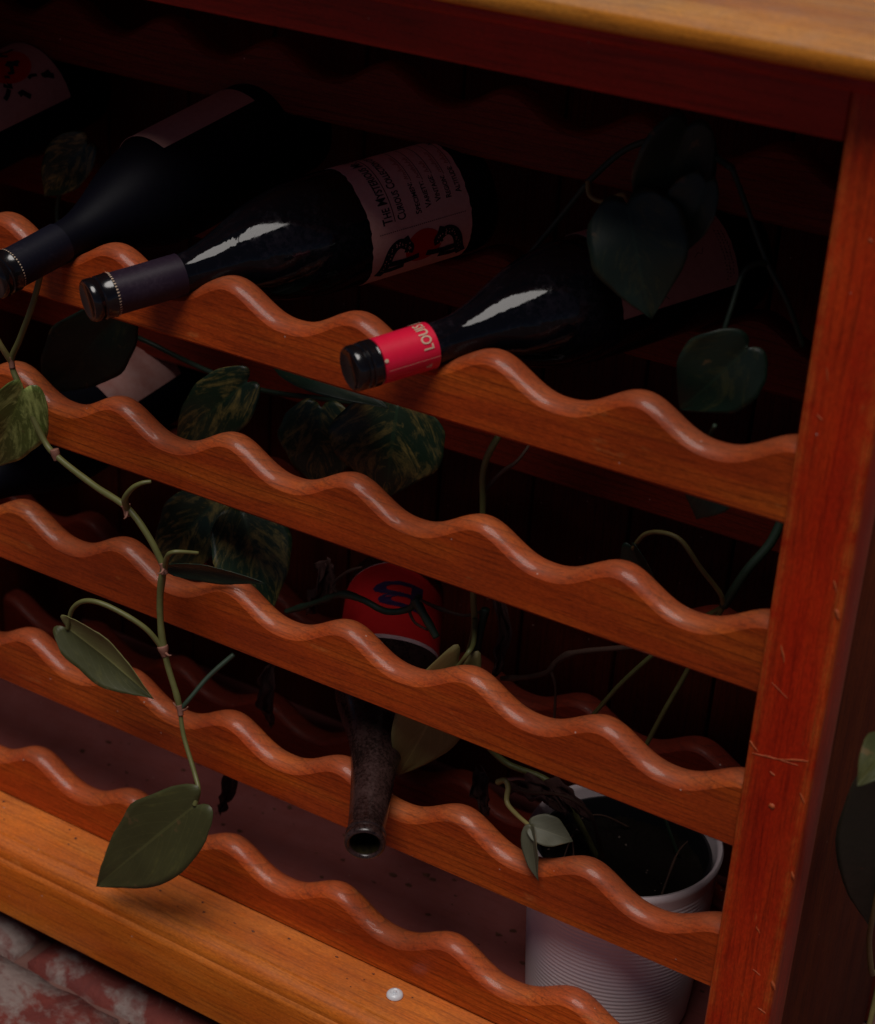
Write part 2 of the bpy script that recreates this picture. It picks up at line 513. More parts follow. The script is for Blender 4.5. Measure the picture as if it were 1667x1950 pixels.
M['twig'] = plain('dry_brown_twig', (0.10, 0.045, 0.03), 0.7, 0.3, 0, 160, 0.6, (0.05, 0.03, 0.02), 0.5)
M['node'] = plain('pinkish_node', (0.32, 0.15, 0.10), 0.6, 0.3, 0, 200, 0.6, (0.2, 0.08, 0.06), 0.4)
M['stud'] = plain('white_translucent_plastic', (0.72, 0.74, 0.78), 0.25, 0.5)
M['brick'] = None

# ------------------------------------------------------------------ the ground: bricks set in mortar, and paving to the horizon
mt, t, b = newmat('weathered_brick')
tc = N(t, 'ShaderNodeTexCoord'); oi = N(t, 'ShaderNodeObjectInfo')
ad = N(t, 'ShaderNodeVectorMath', operation='ADD')
sc_ = N(t, 'ShaderNodeVectorMath', operation='SCALE'); sc_.inputs[3].default_value = 1.0
cb = N(t, 'ShaderNodeCombineXYZ')
t.links.new(mth(t, 'MULTIPLY', oi.outputs['Random'], 9.0), cb.inputs[0]); t.links.new(mth(t, 'MULTIPLY', oi.outputs['Random'], 4.0), cb.inputs[1])
t.links.new(tc.outputs['Object'], ad.inputs[0]); t.links.new(cb.outputs[0], ad.inputs[1])
n1 = N(t, 'ShaderNodeTexNoise', Scale=15.0, Detail=5.0, Roughness=0.6, Distortion=1.2); n2 = N(t, 'ShaderNodeTexNoise', Scale=120.0, Detail=6.0, Roughness=0.7); n3 = N(t, 'ShaderNodeTexNoise', Scale=34.0, Detail=4.0, Roughness=0.6, Distortion=0.8)
for k in (n1, n2, n3):
    t.links.new(ad.outputs[0], k.inputs['Vector'])
red = mixc(t, n3.outputs[0], (0.06, 0.008, 0.009), (0.22, 0.036, 0.022))
f = ramp(t, mth(t, 'ADD', n1.outputs[0], mth(t, 'MULTIPLY', mth(t, 'SUBTRACT', n2.outputs[0], 0.5), 0.25)), [(0.48, (0, 0, 0)), (0.62, (1, 1, 1))]).outputs[0]
col = mixc(t, f, red, mixc(t, n2.outputs[0], (0.15, 0.095, 0.085), (0.30, 0.235, 0.21)))
t.links.new(col, b.inputs['Base Color']); b.inputs['Roughness'].default_value = 0.8
bp = N(t, 'ShaderNodeBump', Strength=0.6, Distance=0.003); t.links.new(mth(t, 'ADD', n3.outputs[0], n2.outputs[0]), bp.inputs['Height']); t.links.new(bp.outputs[0], b.inputs['Normal'])
M['brick'] = mt
mt, t, b = newmat('old_mortar_and_paving')
tc = N(t, 'ShaderNodeTexCoord')
n1 = N(t, 'ShaderNodeTexNoise', Scale=30.0, Detail=8.0, Roughness=0.7); n2 = N(t, 'ShaderNodeTexNoise', Scale=2.0, Detail=5.0)
for k in (n1, n2):
    t.links.new(tc.outputs['Object'], k.inputs['Vector'])
t.links.new(mixc(t, n2.outputs[0], ramp(t, n1.outputs[0], [(0.3, (0.05, 0.022, 0.018)), (0.7, (0.16, 0.09, 0.075))]).outputs[0], (0.16, 0.06, 0.045)), b.inputs['Base Color'])
b.inputs['Roughness'].default_value = 0.9
M['mortar'] = mt
GS = 120
ground = build('ground', [(-GS, -GS, 0), (GS, -GS, 0), (GS, GS, 0), (-GS, GS, 0)], [(0, 1, 2, 3)], M['mortar'], smooth=False)
tag(ground, 'old mortar and paving ground under the bricks', kind='structure')
bw, bd, bh = 0.215, 0.103, 0.016
brick_meshes = []


def brick_mesh(seed):
    random.seed(seed)
    bm = bmesh.new()
    bmesh.ops.create_grid(bm, x_segments=10, y_segments=5, size=0.5)
    for v in bm.verts:
        x, y = v.co.x * bw, v.co.y * bd
        e = min(bw / 2 - abs(x), bd / 2 - abs(y))
        zz = bh + 0.004 * mnoise.noise(Vector((x * 14 + seed * 3, y * 14, seed))) + 0.0015 * mnoise.noise(Vector((x * 60, y * 60, seed)))
        x += 0.004 * mnoise.noise(Vector((y * 40, seed, 1))) * (1 if e < .001 else 0)
        y += 0.004 * mnoise.noise(Vector((x * 40, seed, 5))) * (1 if e < .001 else 0)
        if e < 0.001:
            zz = bh * 0.55
        v.co = Vector((x, y, zz))
    ed = [e for e in bm.edges if e.is_boundary]
    r = bmesh.ops.extrude_edge_only(bm, edges=ed)
    for v in r['geom']:
        if isinstance(v, bmesh.types.BMVert):
            v.co.z = -0.01
    bmesh.ops.recalc_face_normals(bm, faces=bm.faces)
    me = bpy.data.meshes.new('brick')
    bm.to_mesh(me); bm.free()
    me.materials.append(M['brick'])
    me.polygons.foreach_set('use_smooth', [True] * len(me.polygons))
    return me


brick_meshes = [brick_mesh(s) for s in range(4)]
random.seed(11)
for j in range(9):
    for i in range(9):
        o = bpy.data.objects.new('brick', brick_meshes[(i * 3 + j * 5) % 4])
        o.location = (-1.25 + i * 0.228 + (0.114 if j % 2 else 0) + random.uniform(-.003, .003), -0.80 + j * 0.114 + random.uniform(-.003, .003), random.uniform(-0.004, 0.003))
        o.rotation_euler = (random.uniform(-.02, .02), random.uniform(-.02, .02), random.uniform(-.02, .02))
        COL.objects.link(o)
        o.parent = ground

# ------------------------------------------------------------------ the wine rack
X0, X1 = -0.8, 0.0                           # between the posts
PITCH, DEPTH, ROW = 0.1, 0.0182, 0.11298
YR, YB = 0.178, 0.285                        # rear rails, back planks
RT = 0.022
rack = thing('wine_rack', (-0.4, 0.1, 0), 'reddish stained wooden wine rack with scalloped rails holding bottles and vines', 'wine rack')


def wave(x):
    c = math.cos(2 * math.pi * x / PITCH)
    return DEPTH * (((c + 1) / 2) ** 1.22 - 1)


def rail(name, row, y0, mat, label=None, front=True):
    z0 = G - row * ROW
    n = int((X1 - X0) / PITCH * 26)
    r = 0.0120 if front else 0.008
    cs = [(0.002, 'b', 0.0), (0.0, 'b', 0.002)]
    A0 = R(28)
    for k in range(7):
        a = A0 + (math.pi / 2 - A0) * k / 6
        cs.append((r * (math.cos(A0) - math.cos(a)), 't', r * (math.sin(a) - 1)))
    for k in range(7):
        a = A0 + (math.pi / 2 - A0) * (6 - k) / 6
        cs.append((RT - r * (math.cos(A0) - math.cos(a)), 't', r * (math.sin(a) - 1)))
    cs += [(RT, 'b', 0.002), (RT - 0.002, 'b', 0.0)]
    vs, fs = [], []
    m_ = len(cs)
    for i in range(n + 1):
        x = X0 - 0.004 + (X1 - X0 + 0.008) * i / n
        zt = wave(x) + 0.0006 * mnoise.noise(Vector((x * 9, row, 3)))
        dzdx = (wave(x + 1e-4) - wave(x - 1e-4)) / 2e-4
        L_ = math.sqrt(1 + dzdx * dzdx)
        for (y, kd, dz) in cs:
            if kd == 'b':
                vs.append((x, y0 + y, z0 - 0.0512 + dz))
            else:
                # round over square to the wave's edge
                vs.append((x - dzdx / L_ * dz * 0.5, y0 + y, z0 + zt + dz * (0.5 * L_ + 0.5 / L_)))
    for i in range(n):
        for k in range(m_):
            k2 = (k + 1) % m_
            fs.append((i * m_ + k, i * m_ + k2, (i + 1) * m_ + k2, (i + 1) * m_ + k))
    fs.append(tuple(range(m_)))
    fs.append(tuple(n * m_ + k for k in range(m_))[::-1])
    return build(name, vs, fs, mat, rack, sharp=19, label=label)


for row in range(5):
    rail('front_rail', row, 0.0, M['rail'])
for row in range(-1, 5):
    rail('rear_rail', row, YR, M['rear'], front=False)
ZT = G + 0.2058                              # underside of the top board
ZB = G - 0.5030                              # top of the base board
PW = 0.0428
for sx_, nm in ((0, 'r'), (1, 'l')):
    xa = X1 if sx_ == 0 else X0 - PW
    box('post', xa, xa + PW, -0.004, 0.030, ZB + 0.001, ZT - 0.001, M['post'], rack, bev=0.0035)
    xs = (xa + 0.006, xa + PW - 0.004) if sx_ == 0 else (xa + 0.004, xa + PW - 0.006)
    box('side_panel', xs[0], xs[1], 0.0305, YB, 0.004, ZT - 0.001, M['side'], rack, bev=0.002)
box('apron', X0 + 0.0005, X1 - 0.0005, -0.0015, 0.020, G + 0.1687, ZT - 0.001, M['apron'], rack, bev=0.002)
box('cove_moulding', X0 - PW, X1 + PW, -0.012, -0.0045, ZT - 0.0095, ZT - 0.0005, M['apron'], rack, bev=0.003)
# top board with a rounded front edge
top_prof = [(-0.0265, 0.001), (-0.0285, 0.003), (-0.0285, 0.0102), (-0.0280, 0.0118), (-0.0270, 0.0126), (-0.0258, 0.0130), (-0.018, 0.0162), (-0.008, 0.0192), (0.002, 0.0208), (0.014, 0.0215), (YB + 0.02, 0.0218), (YB + 0.02, 0.001)]
vs, fs = [], []
xs = [X0 - PW - 0.03, X0 - PW - 0.028, X1 + PW + 0.028, X1 + PW + 0.03]
for i, x in enumerate(xs):
    for (y, z) in top_prof:
        k = 0.9 if i in (0, 3) else 1.0
        vs.append((x, y, ZT + z * k + (0.0008 if k < 1 else 0)))
n_ = len(top_prof)
for i in range(3):
    for k in range(n_):
        fs.append((i * n_ + k, i * n_ + (k + 1) % n_, (i + 1) * n_ + (k + 1) % n_, (i + 1) * n_ + k))
fs += [tuple(range(n_)), tuple(3 * n_ + k for k in range(n_))[::-1]]
build('top_board', vs, fs, M['top'], rack, sharp=50)
# base: moulded board along the front, floor board behind, feet
bp_ = [(0.024, -0.071), (-0.050, -0.071), (-0.0535, -0.0675), (-0.0535, -0.020), (-0.0525, -0.0165), (-0.0505, -0.0145)]
for k in range(6):
    a = math.pi / 2 * k / 5
    bp_.append((-0.0505 + 0.011 - 0.011 * math.cos(a), -0.0135 + 0.0115 * math.sin(a)))
bp_ += [(-0.0385, -0.0004), (-0.036, 0.0), (0.024, 0.0)]
vs, fs = [], []
xs = [X0 - PW, X1 + PW]
xs = [xs[0] + (xs[1] - xs[0]) * i / 12 for i in range(13)]
n_ = len(bp_)
for x in xs:
    for (y, z) in bp_:
        vs.append((x, y, ZB + z))
for i in range(12):
    for k in range(n_):
        fs.append((i * n_ + k, i * n_ + (k + 1) % n_, (i + 1) * n_ + (k + 1) % n_, (i + 1) * n_ + k))
fs += [tuple(range(n_)), tuple(12 * n_ + k for k in range(n_))[::-1]]
build('base_board', vs, fs, M['base'], rack, sharp=40)
ZF = ZB - 0.022                              # floor behind the base board lies lower
box('floor_board', X0 - 0.004, X1 + 0.004, 0.0245, YB, ZF - 0.018, ZF, M['floor'], rack, bev=0.0015)
for xa in (X0 - PW, X1 + PW - 0.045):
    box('foot', xa, xa + 0.045, -0.02, 0.024, 0.004, ZB - 0.0715, M['base'], rack, bev=0.003)
box('light_stop_sheet', X0 - PW, X1 + PW, YB + 0.0115, YB + 0.0145, 0.004, ZT - 0.001, M['back'], rack, bev=0)  # unseen sheet added behind the planks to stop light leaking through their gaps
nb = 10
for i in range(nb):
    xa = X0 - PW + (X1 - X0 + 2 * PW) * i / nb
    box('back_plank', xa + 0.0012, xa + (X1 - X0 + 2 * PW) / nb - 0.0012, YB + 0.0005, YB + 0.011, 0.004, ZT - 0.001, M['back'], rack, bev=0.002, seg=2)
# pale nicks, scratches and a filled nail hole on the right post
random.seed(5)


def scratch(p, q, wpx, name='scratch', Y=-0.0042, mat='pale'):
    a, c = at(*p, Y=Y), at(*q, Y=Y)
    d = (c - a)
    nrm = Vector((0, -1, 0))
    s = d.cross(nrm).normalized() * wpx * mpp(a) * 0.5
    n = 6
    vs, fs = [], []
    for i in range(n + 1):
        t_ = i / n
        w_ = (math.sin(math.pi * (0.12 + 0.76 * t_))) * (0.7 + 0.6 * random.random())
        c0 = a + d * t_ + s * random.uniform(-.3, .3)
        vs += [c0 + s * w_, c0 - s * w_, c0 + s * w_ + Vector((0, 0.0006, 0)), c0 - s * w_ + Vector((0, 0.0006, 0))]
    for i in range(n):
        k = i * 4
        fs += [(k, k + 1, k + 5, k + 4), (k, k + 4, k + 6, k + 2), (k + 1, k + 3, k + 7, k + 5)]
    o = build(name, vs, fs, M[mat], rack)
    return o


for p, q_, w_ in [((1432, 1434), (1478, 1446), 3), ((1478, 1446), (1540, 1450), 4), ((1455, 1438), (1520, 1458), 2.5), ((1466, 1470), (1476, 1478), 5), ((1428, 1412), (1444, 1432), 4),
                  ((1592, 1160), (1598, 1180), 9), ((1488, 1228), (1494, 1262), 5), ((1588, 1105), (1594, 1128), 5), ((1470, 1300), (1500, 1330), 1.6), ((1434, 1846), (1448, 1858), 2.5),
                  ((1470, 1868), (1476, 1886), 7), ((1444, 1920), (1458, 1930), 4), ((1508, 1660), (1512, 1676), 5), ((1524, 1510), (1532, 1530), 4), ((1440, 1765), (1447, 1778), 3), ((1655, 455), (1662, 462), 8),
                  ((1556, 790), (1566, 800), 3), ((1575, 700), (1577, 726), 2.5)]:
    scratch(p, q_, w_)
scratch((1464, 1536), (1476, 1537), 12, 'nail_filler')

# ------------------------------------------------------------------ bottles
def text_mesh(body, small_caps=False, maxlen=0.25):
    cu = bpy.data.curves.new('t', 'FONT')
    cu.body = body
    cu.size = 1.0
    cu.offset = 0.012
    cu.resolution_u = 3
    if small_caps:
        cu.small_caps_scale = 0.78
        for i, ch in enumerate(body):
            cu.body_format[i].use_small_caps = True
    ob = bpy.data.objects.new('t', cu)
    COL.objects.link(ob)
    dg = bpy.context.evaluated_depsgraph_get()
    me = bpy.data.meshes.new_from_object(ob.evaluated_get(dg))
    bpy.data.objects.remove(ob)
    bm = bmesh.new()
    bm.from_mesh(me)
    bmesh.ops.triangulate(bm, faces=bm.faces[:])
    for _ in range(5):
        lg = [e for e in bm.edges if e.calc_length() > maxlen]
        if not lg:
            break
        bmesh.ops.subdivide_edges(bm, edges=lg, cuts=1)
        bmesh.ops.triangulate(bm, faces=bm.faces[:])
    vs = [v.co.copy() for v in bm.verts]
    bm.verts.index_update()
    fs = [[v.index for v in f.verts] for f in bm.faces]
    bm.free()
    bpy.data.meshes.remove(me)
    return vs, fs


class Bottle:
    def __init__(s, F, d, mouth, name, label, cat, group=None):
        s.d = Vector(d).normalized()
        s.o = Vector(F) + Vector((0, 0, G)) + s.d * mouth        # mouth centre
        s.mid = s.o + s.d * 0.2
        v = (CAM - s.mid)
        s.out = (v - s.d * v.dot(s.d)).normalized()
        s.right = (-s.d).cross(s.out).normalized()                # reading direction when the mouth is up
        s.root = thing(name, s.o + s.d * 0.15, label, cat, group)

    def pt(s, u, t, r):
        """u: angle round the bottle from the camera side, t: distance from the mouth"""
        return s.o + s.d * t + (s.out * math.cos(u) + s.right * math.sin(u)) * r

    def lathe(s, name, prof, mat, parent=None, seg=64, sharp=40):
        return lathe(name, s.o, s.d, prof, mat, parent or s.root, seg, s.out, sharp=sharp)

    def patch(s, name, a0, a1, t0, t1, r, mat, parent=None, edge=0.0, nu=40, nt=10, rfun=None, tfun=None):
        vs, fs = [], []
        th = 0.00025
        for lay in (0, 1):
            for i in range(nu + 1):
                for j in range(nt + 1):
                    fu, ft = i / nu, j / nt
                    a = R(a0 + (a1 - a0) * fu)
                    t_ = t0 + (t1 - t0) * ft
                    if tfun:
                        t_ = tfun(fu, ft)
                    if edge and (j in (0, nt)):
                        t_ += edge * mnoise.noise(Vector((a * 9, t_ * 50, 2)))
                    rr = (rfun(t_) if rfun else r) + th * (1 - lay)
                    vs.append(s.pt(a, t_, rr))
        k = (nu + 1) * (nt + 1)
        for i in range(nu):
            for j in range(nt):
                q = i * (nt + 1) + j
                fs.append((q, q + 1, q + nt + 2, q + nt + 1))
        bd = [i * (nt + 1) for i in range(nu + 1)] + [nu * (nt + 1) + j for j in range(1, nt + 1)] + [i * (nt + 1) + nt for i in range(nu - 1, -1, -1)] + [j for j in range(nt - 1, 0, -1)]
        for i in range(len(bd)):
            p, q = bd[i], bd[(i + 1) % len(bd)]
            fs.append((p, q, q + k, p + k))
        return build(name, vs, fs, mat, parent or s.root, sharp=60)

    def text(s, body, a0, t_base, height, width, r, mat, parent, small_caps=False, flip=False, name='lettering'):
        vs, fs = text_mesh(body, small_caps, min(0.25, 0.006 / height))
        x0, x1 = min(v.x for v in vs), max(v.x for v in vs)
        hh = 0.73
        out = []
        for v in vs:
            u = (v.x - x0) / (x1 - x0) * width
            y = v.y / hh * height
            if flip:
                u, y = u, y
            out.append(s.pt(R(a0) + u / r, t_base - y, r + 0.00055))
        return build(name, out, fs, mat, parent, smooth=False)

    def strokes(s, lines, wdt, r, mat, parent, name='print', lift=0.0005):
        """lines of (angle in degrees, t) drawn as flat ink ribbons of a given width"""
        vs, fs = [], []
        for ln in lines:
            ww = wdt
            pts = [(R(a) * r, t_) for a, t_ in ln]
            n = len(pts)
            b0 = len(vs)
            for i in range(n):
                p, q = pts[max(i - 1, 0)], pts[min(i + 1, n - 1)]
                dx, dy = q[0] - p[0], q[1] - p[1]
                L_ = math.hypot(dx, dy) or 1
                nx, ny = -dy / L_ * ww / 2, dx / L_ * ww / 2
                for sg in (1, -1):
                    vs.append(s.pt((pts[i][0] + sg * nx) / r, pts[i][1] + sg * ny, r + lift))
            for i in range(n - 1):
                k = b0 + 2 * i
                fs.append((k, k + 1, k + 3, k + 2))
        return build(name, vs, fs, mat, parent, smooth=False)

    def blob(s, ca, ct, ra, rt, r, mat, parent, name='print', lift=0.0004, a_lo=0, a_hi=360, n=28):
        vs, fs = [s.pt(R(ca), ct, r + lift)], []
        rings = 5 if ra > 0.004 else 1
        for q in range(1, rings + 1):
            for i in range(n):
                a = R(a_lo + (a_hi - a_lo) * i / n)
                vs.append(s.pt(R(ca) + ra * q / rings / r * math.cos(a), ct + rt * q / rings * math.sin(a), r + lift))
        for i in range(n):
            i2 = (i + 1) % n
            fs.append((0, 1 + i, 1 + i2))
            for q in range(rings - 1):
                fs.append((1 + q * n + i, 1 + (q + 1) * n + i, 1 + (q + 1) * n + i2, 1 + q * n + i2))
        return build(name, vs, fs, mat, parent, smooth=False)


def smooth_prof(pts, n=5):
    v = spline([Vector((p[0], p[1], 0)) for p in pts], n)
    return [(p.x, p.y) for p in v]


BURG = [(0.066, 0.0135), (0.075, 0.0146), (0.086, 0.0178), (0.098, 0.0225), (0.111, 0.0283), (0.125, 0.0337), (0.14, 0.0378), (0.156, 0.0402), (0.172, 0.0411), (0.19, 0.0412)]


def burgundy(bt, gm, neck=0.066, L_=0.296):
    prof = [(0.006, 0.0128), (neck, 0.0132)] + smooth_prof([p for p in BURG if p[0] > neck]) + [(L_ - 0.012, 0.0412), (L_ - 0.006, 0.0402), (L_ - 0.002, 0.0375), (L_, 0.033), (L_ - 0.004, 0.026), (L_ - 0.016, 0.012), (L_ - 0.02, 0.0)]
    return bt.lathe('glass_body', prof, gm)


def sleeve(bt, name, t0, t1, mat, r=0.0141):
    return bt.lathe(name, [(t0, r - 0.0008), (t0 + 0.0003, r), ((t0 + t1) / 2, r + 0.0001), (t1 - 0.0003, r + 0.0003), (t1, r - 0.0009)], mat)


# bottle with the specimen label
b2 = Bottle((-0.438, 0.01, -0.0055), (0.4357, 0.8876, 0.1492), -0.0725, 'wine_bottle', 'glossy black bottle with printed kraft label of two curled creatures and red sun', 'bottle', 'wine bottles lying in the rack')
burgundy(b2, M['glass'])
sleeve(b2, 'capsule', 0.0165, 0.066, M['capsule'])
b2.lathe('cap', [(0.0008, 0.0), (0.0006, 0.0105), (0.0, 0.0118), (0.0002, 0.0133), (0.0014, 0.0143), (0.0062, 0.0145), (0.0070, 0.0139), (0.0080, 0.0139), (0.0088, 0.0146), (0.0150, 0.0147), (0.0155, 0.0150), (0.0162, 0.0150), (0.0166, 0.0140)], M['cap'])
# the broken foil edge behind the cap
vs, fs = [], []
for i in range(46):
    a = 2 * math.pi * i / 46
    for (du, dt, dr) in ((-.035, 0.0163, .0152), (.035, 0.0163, .0152), (.02, 0.0176 + random.random() * .0007, .0149), (-.02, 0.0176, .0149)):
        vs.append(b2.pt(a + du, dt, dr))
    k = len(vs) - 4
    fs.append((k, k + 1, k + 2, k + 3))
build('torn_foil_edge', vs, fs, M['cream'], b2.root)
T0, RL = 0.190, 0.0413
lab = b2.patch('label', -100, 118, T0, T0 + 0.079, RL - 0.0001, M['kraft'], edge=0.0012, nu=60, nt=16)
b2.text('The Mysterious Mr. B', -9.5, T0 + 0.0172, 0.0078, 0.066, RL, M['ink'], lab, True)
b2.strokes([[(a, T0 + 0.0192) for a in range(-8, 100, 4)]], 0.0006, RL, M['ink'], lab, 'underline')
b2.text('Curious Collection of R', -8, T0 + 0.0280, 0.0066, 0.064, RL, M['ink'], lab, True)
for i, (wd, ln_) in enumerate((('Specimen:', 0.022), ('Variety:', 0.0185), ('Vintage:', 0.019), ('Region:', 0.0155), ('Altitude:', 0.0195))):
    tb = T0 + 0.0405 + i * 0.0085
    a0 = (-7, -4, -1, 0, 2)[i]
    b2.text(wd, a0, tb, 0.0046, ln_, RL, M['ink'], lab, True)
    ae = a0 + math.degrees(ln_ / RL)
    b2.strokes([[(a, tb + 0.0006) for a in range(int(ae) + 2, 86, 4)]], 0.0004, RL, M['ink'], lab, 'rule')
    sl = []
    random.seed(40 + i)
    aa = ae + 4
    while aa < ae + (38, 34, 16, 30, 22)[i]:
        sl.append([(aa, tb - 0.0005), (aa + 1.5, tb - random.uniform(.002, .005)), (aa + 2.8, tb - 0.0006), (aa + 4.2, tb - random.uniform(.001, .003))])
        aa += 5
    b2.strokes(sl, 0.0006, RL, M['scrawl'], lab, 'handwriting')
b2.text('Notes', 66, T0 + 0.076, 0.0040, 0.014, RL, M['ink'], lab, True)
b2.strokes([[(-17, T0 + 0.006 + i * 0.00165), (-17, T0 + 0.0068 + i * 0.00165)] for i in range(42)], 0.0006, RL, M['ink'], lab, 'dotted_line')
# emblem: red sun, two curled speckled creatures facing each other
EA, ET = -44, T0 + 0.0400
b2.blob(EA + 3, ET, 0.0135, 0.0145, RL, M['redink'], lab, 'red_sun', 0.0003)
cr = []
for sg in (-1, 1):
    c_ = []
    for (dt, da) in ((0.034, -22), (0.031, -14), (0.029, -6), (0.027, 4), (0.0235, 11), (0.0185, 13.5), (0.0135, 10), (0.0115, 6), (0.0125, 1)):
        c_.append((EA + da, ET + sg * dt))
    path = [(p.x, p.y) for p in spline([Vector((a, t_, 0)) for a, t_ in c_], 4)]
    cr.append(path)
for pth in cr:
    b2.strokes([pth], 0.0072, RL, M['ink'], lab, 'creature_body', 0.0005)
for s_ in (-1, 1):
    b2.strokes([[(EA + 8, ET + s_ * 0.011), (EA + 14, ET + s_ * 0.013), (EA + 19, ET + s_ * 0.0145)]], 0.004, RL, M['ink'], lab, 'creature_tail', 0.00055)
    b2.strokes([[(EA - 8, ET + s_ * 0.026), (EA - 9, ET + s_ * 0.016), (EA - 8, ET + s_ * 0.008), (EA - 6.5, ET + s_ * 0.003)]], 0.0050, RL, M['ink'], lab, 'creature_head', 0.0006)
    b2.strokes([[(EA - 16, ET + s_ * 0.033), (EA - 17, ET + s_ * 0.024), (EA - 15, ET + s_ * 0.014)]], 0.0046, RL, M['ink'], lab, 'creature_leg', 0.00062)
random.seed(3)
for pth in cr:
    for i in range(3, len(pth) - 2):
        a, t_ = pth[i]
        for k in range(2):
            b2.blob(a + random.uniform(-2.4, 2.4), t_ + random.uniform(-.0018, .0018), random.uniform(.0003, .0007), random.uniform(.0003, .0006), RL, M['kraft'], lab, 'spot', 0.0008, n=6) if i % 2 == 0 else None

# bottle with the red capsule
b3 = Bottle((-0.24, 0.01, -0.0045), (0.4617, 0.8756, 0.142), -0.0635, 'wine_bottle', 'black bottle with red foil capsule and threaded black cap', 'bottle', 'wine bottles lying in the rack')
burgundy(b3, M['glass'], 0.056)
b3.lathe('cap', [(0.0016, 0.0), (0.0014, 0.0098), (0.0004, 0.0112), (0.0, 0.0126), (0.0006, 0.0137), (0.0020, 0.0143), (0.0052, 0.0144), (0.0060, 0.0134), (0.0070, 0.0134), (0.0078, 0.0145), (0.0094, 0.0146), (0.0100, 0.0141), (0.0108, 0.0141), (0.0114, 0.0147), (0.0155, 0.0148), (0.0160, 0.0143), (0.0168, 0.0146), (0.0172, 0.0135)], M['cap'])
cs3 = sleeve(b3, 'capsule', 0.0176, 0.0555, M['capsule_red'], 0.0145)
b3.text('LOUIS (', -9, 0.0512, 0.0072, 0.0235, 0.0147, M['cream'], cs3)
b3.text('&', -58, 0.0490, 0.0042, 0.003, 0.0147, M['cream'], cs3)
b3.strokes([[(-32, 0.019 + i * 0.004) for i in range(10)]], 0.00025, 0.0147, M['cream'], cs3, 'seam')
b3.blob(-6, 0.0186, 0.0012, 0.0014, 0.0147, M['cream'], cs3, 'foil_nick', 0.0004, n=8)
l3 = b3.patch('label', -29, 115, 0.172, 0.262, 0.0414, M['tan'], edge=0.0006)
random.seed(9)
for row_ in range(3):
    b3.strokes([[(a, 0.2535 + row_ * 0.0026 + random.uniform(-.0004, .0004)), (a + random.uniform(1, 2.2), 0.2535 + row_ * 0.0026 + random.uniform(-.0008, .0008))] for a in range(-22 + row_ * 2, 24, 3)], 0.0007, 0.0414, M['ink'], l3, 'small_print')
b3.strokes([[(-24, 0.202), (-21, 0.199), (-19, 0.203), (-17, 0.199), (-20, 0.205), (-23, 0.207)], [(6, 0.232), (9, 0.235), (7, 0.238), (12, 0.240)]], 0.0004, 0.0414, M['ink'], l3, 'signature')

# dusty black bottle at the left with a plain tan label
b1 = Bottle((-0.543, 0.01, -0.0050), (0.1401, 0.9629, 0.2306), -0.069, 'wine_bottle', 'dull black dusty bottle with plain tan label turned upwards', 'bottle', 'wine bottles lying in the rack')
burgundy(b1, M['glass_matt'], 0.06)
sleeve(b1, 'capsule', 0.0165, 0.060, M['capsule_blue'])
b1.lathe('cap', [(0.0008, 0.0), (0.0006, 0.0105), (0.0, 0.0118), (0.0002, 0.0133), (0.0014, 0.0143), (0.0062, 0.0145), (0.0070, 0.0139), (0.0080, 0.0139), (0.0088, 0.0146), (0.0150, 0.0147), (0.0155, 0.0150), (0.0162, 0.0150), (0.0166, 0.0140)], M['cap'])
vs, fs = [], []
for i in range(46):
    a = 2 * math.pi * i / 46
    for (du, dt, dr) in ((-.035, 0.0163, .0152), (.035, 0.0163, .0152), (.02, 0.0174, .0149), (-.02, 0.0174, .0149)):
        vs.append(b1.pt(a + du, dt, dr))
    k = len(vs) - 4
    fs.append((k, k + 1, k + 2, k + 3))
build('torn_foil_edge', vs, fs, M['cream'], b1.root)
b1.patch('label', 34, 175, 0.150, 0.240, 0.0413, M['tan'], edge=0.0004)

# bottle at the far left edge: dark illustrated label
b0 = Bottle((-0.745, 0.01, -0.002), (0.03, 0.975, 0.18), -0.069, 'wine_bottle', 'black bottle at the upper left corner with dark red illustrated label', 'bottle', 'wine bottles lying in the rack')
burgundy(b0, M['glass_matt'], 0.06)
sleeve(b0, 'capsule', 0.004, 0.060, M['capsule_blue'])
l0 = b0.patch('label', -20, 120, 0.160, 0.246, 0.0413, M['tan'], edge=0.0004)
random.seed(21)
b0.blob(45, 0.208, 0.020, 0.024, 0.0414, M['redink'], l0, 'red_print', 0.0004)
for k in range(16):
    a, t_ = random.uniform(5, 75), random.uniform(.180, .232)
    b0.strokes([[(a, t_), (a + random.uniform(-6, 6), t_ + .004), (a + random.uniform(-8, 8), t_ + .009)]], random.uniform(.002, .005), 0.0414, M['ink'], l0, 'dark_print', 0.0006 + k * 0.00002)

# bottle low in the third row, mostly hidden: pale label
b5 = Bottle((-0.645, 0.01, -2 * ROW - 0.002), (0.03, 0.985, 0.165), -0.069, 'wine_bottle', 'dark bottle behind leaves on the left showing a pale pinkish label', 'bottle', 'wine bottles lying in the rack')
burgundy(b5, M['glass_matt'], 0.06)
sleeve(b5, 'capsule', 0.004, 0.060, M['capsule_blue'])
l5 = b5.patch('label', -14, 130, 0.186, 0.262, 0.0413, M['pink'], edge=0.0006)
b5.strokes([[(40, 0.23), (44, 0.234), (41, 0.238)], [(60, 0.222), (66, 0.224), (64, 0.229)], [(30, 0.25), (36, 0.252)]], 0.0016, 0.0414, M['scrawl'], l5, 'smudge')

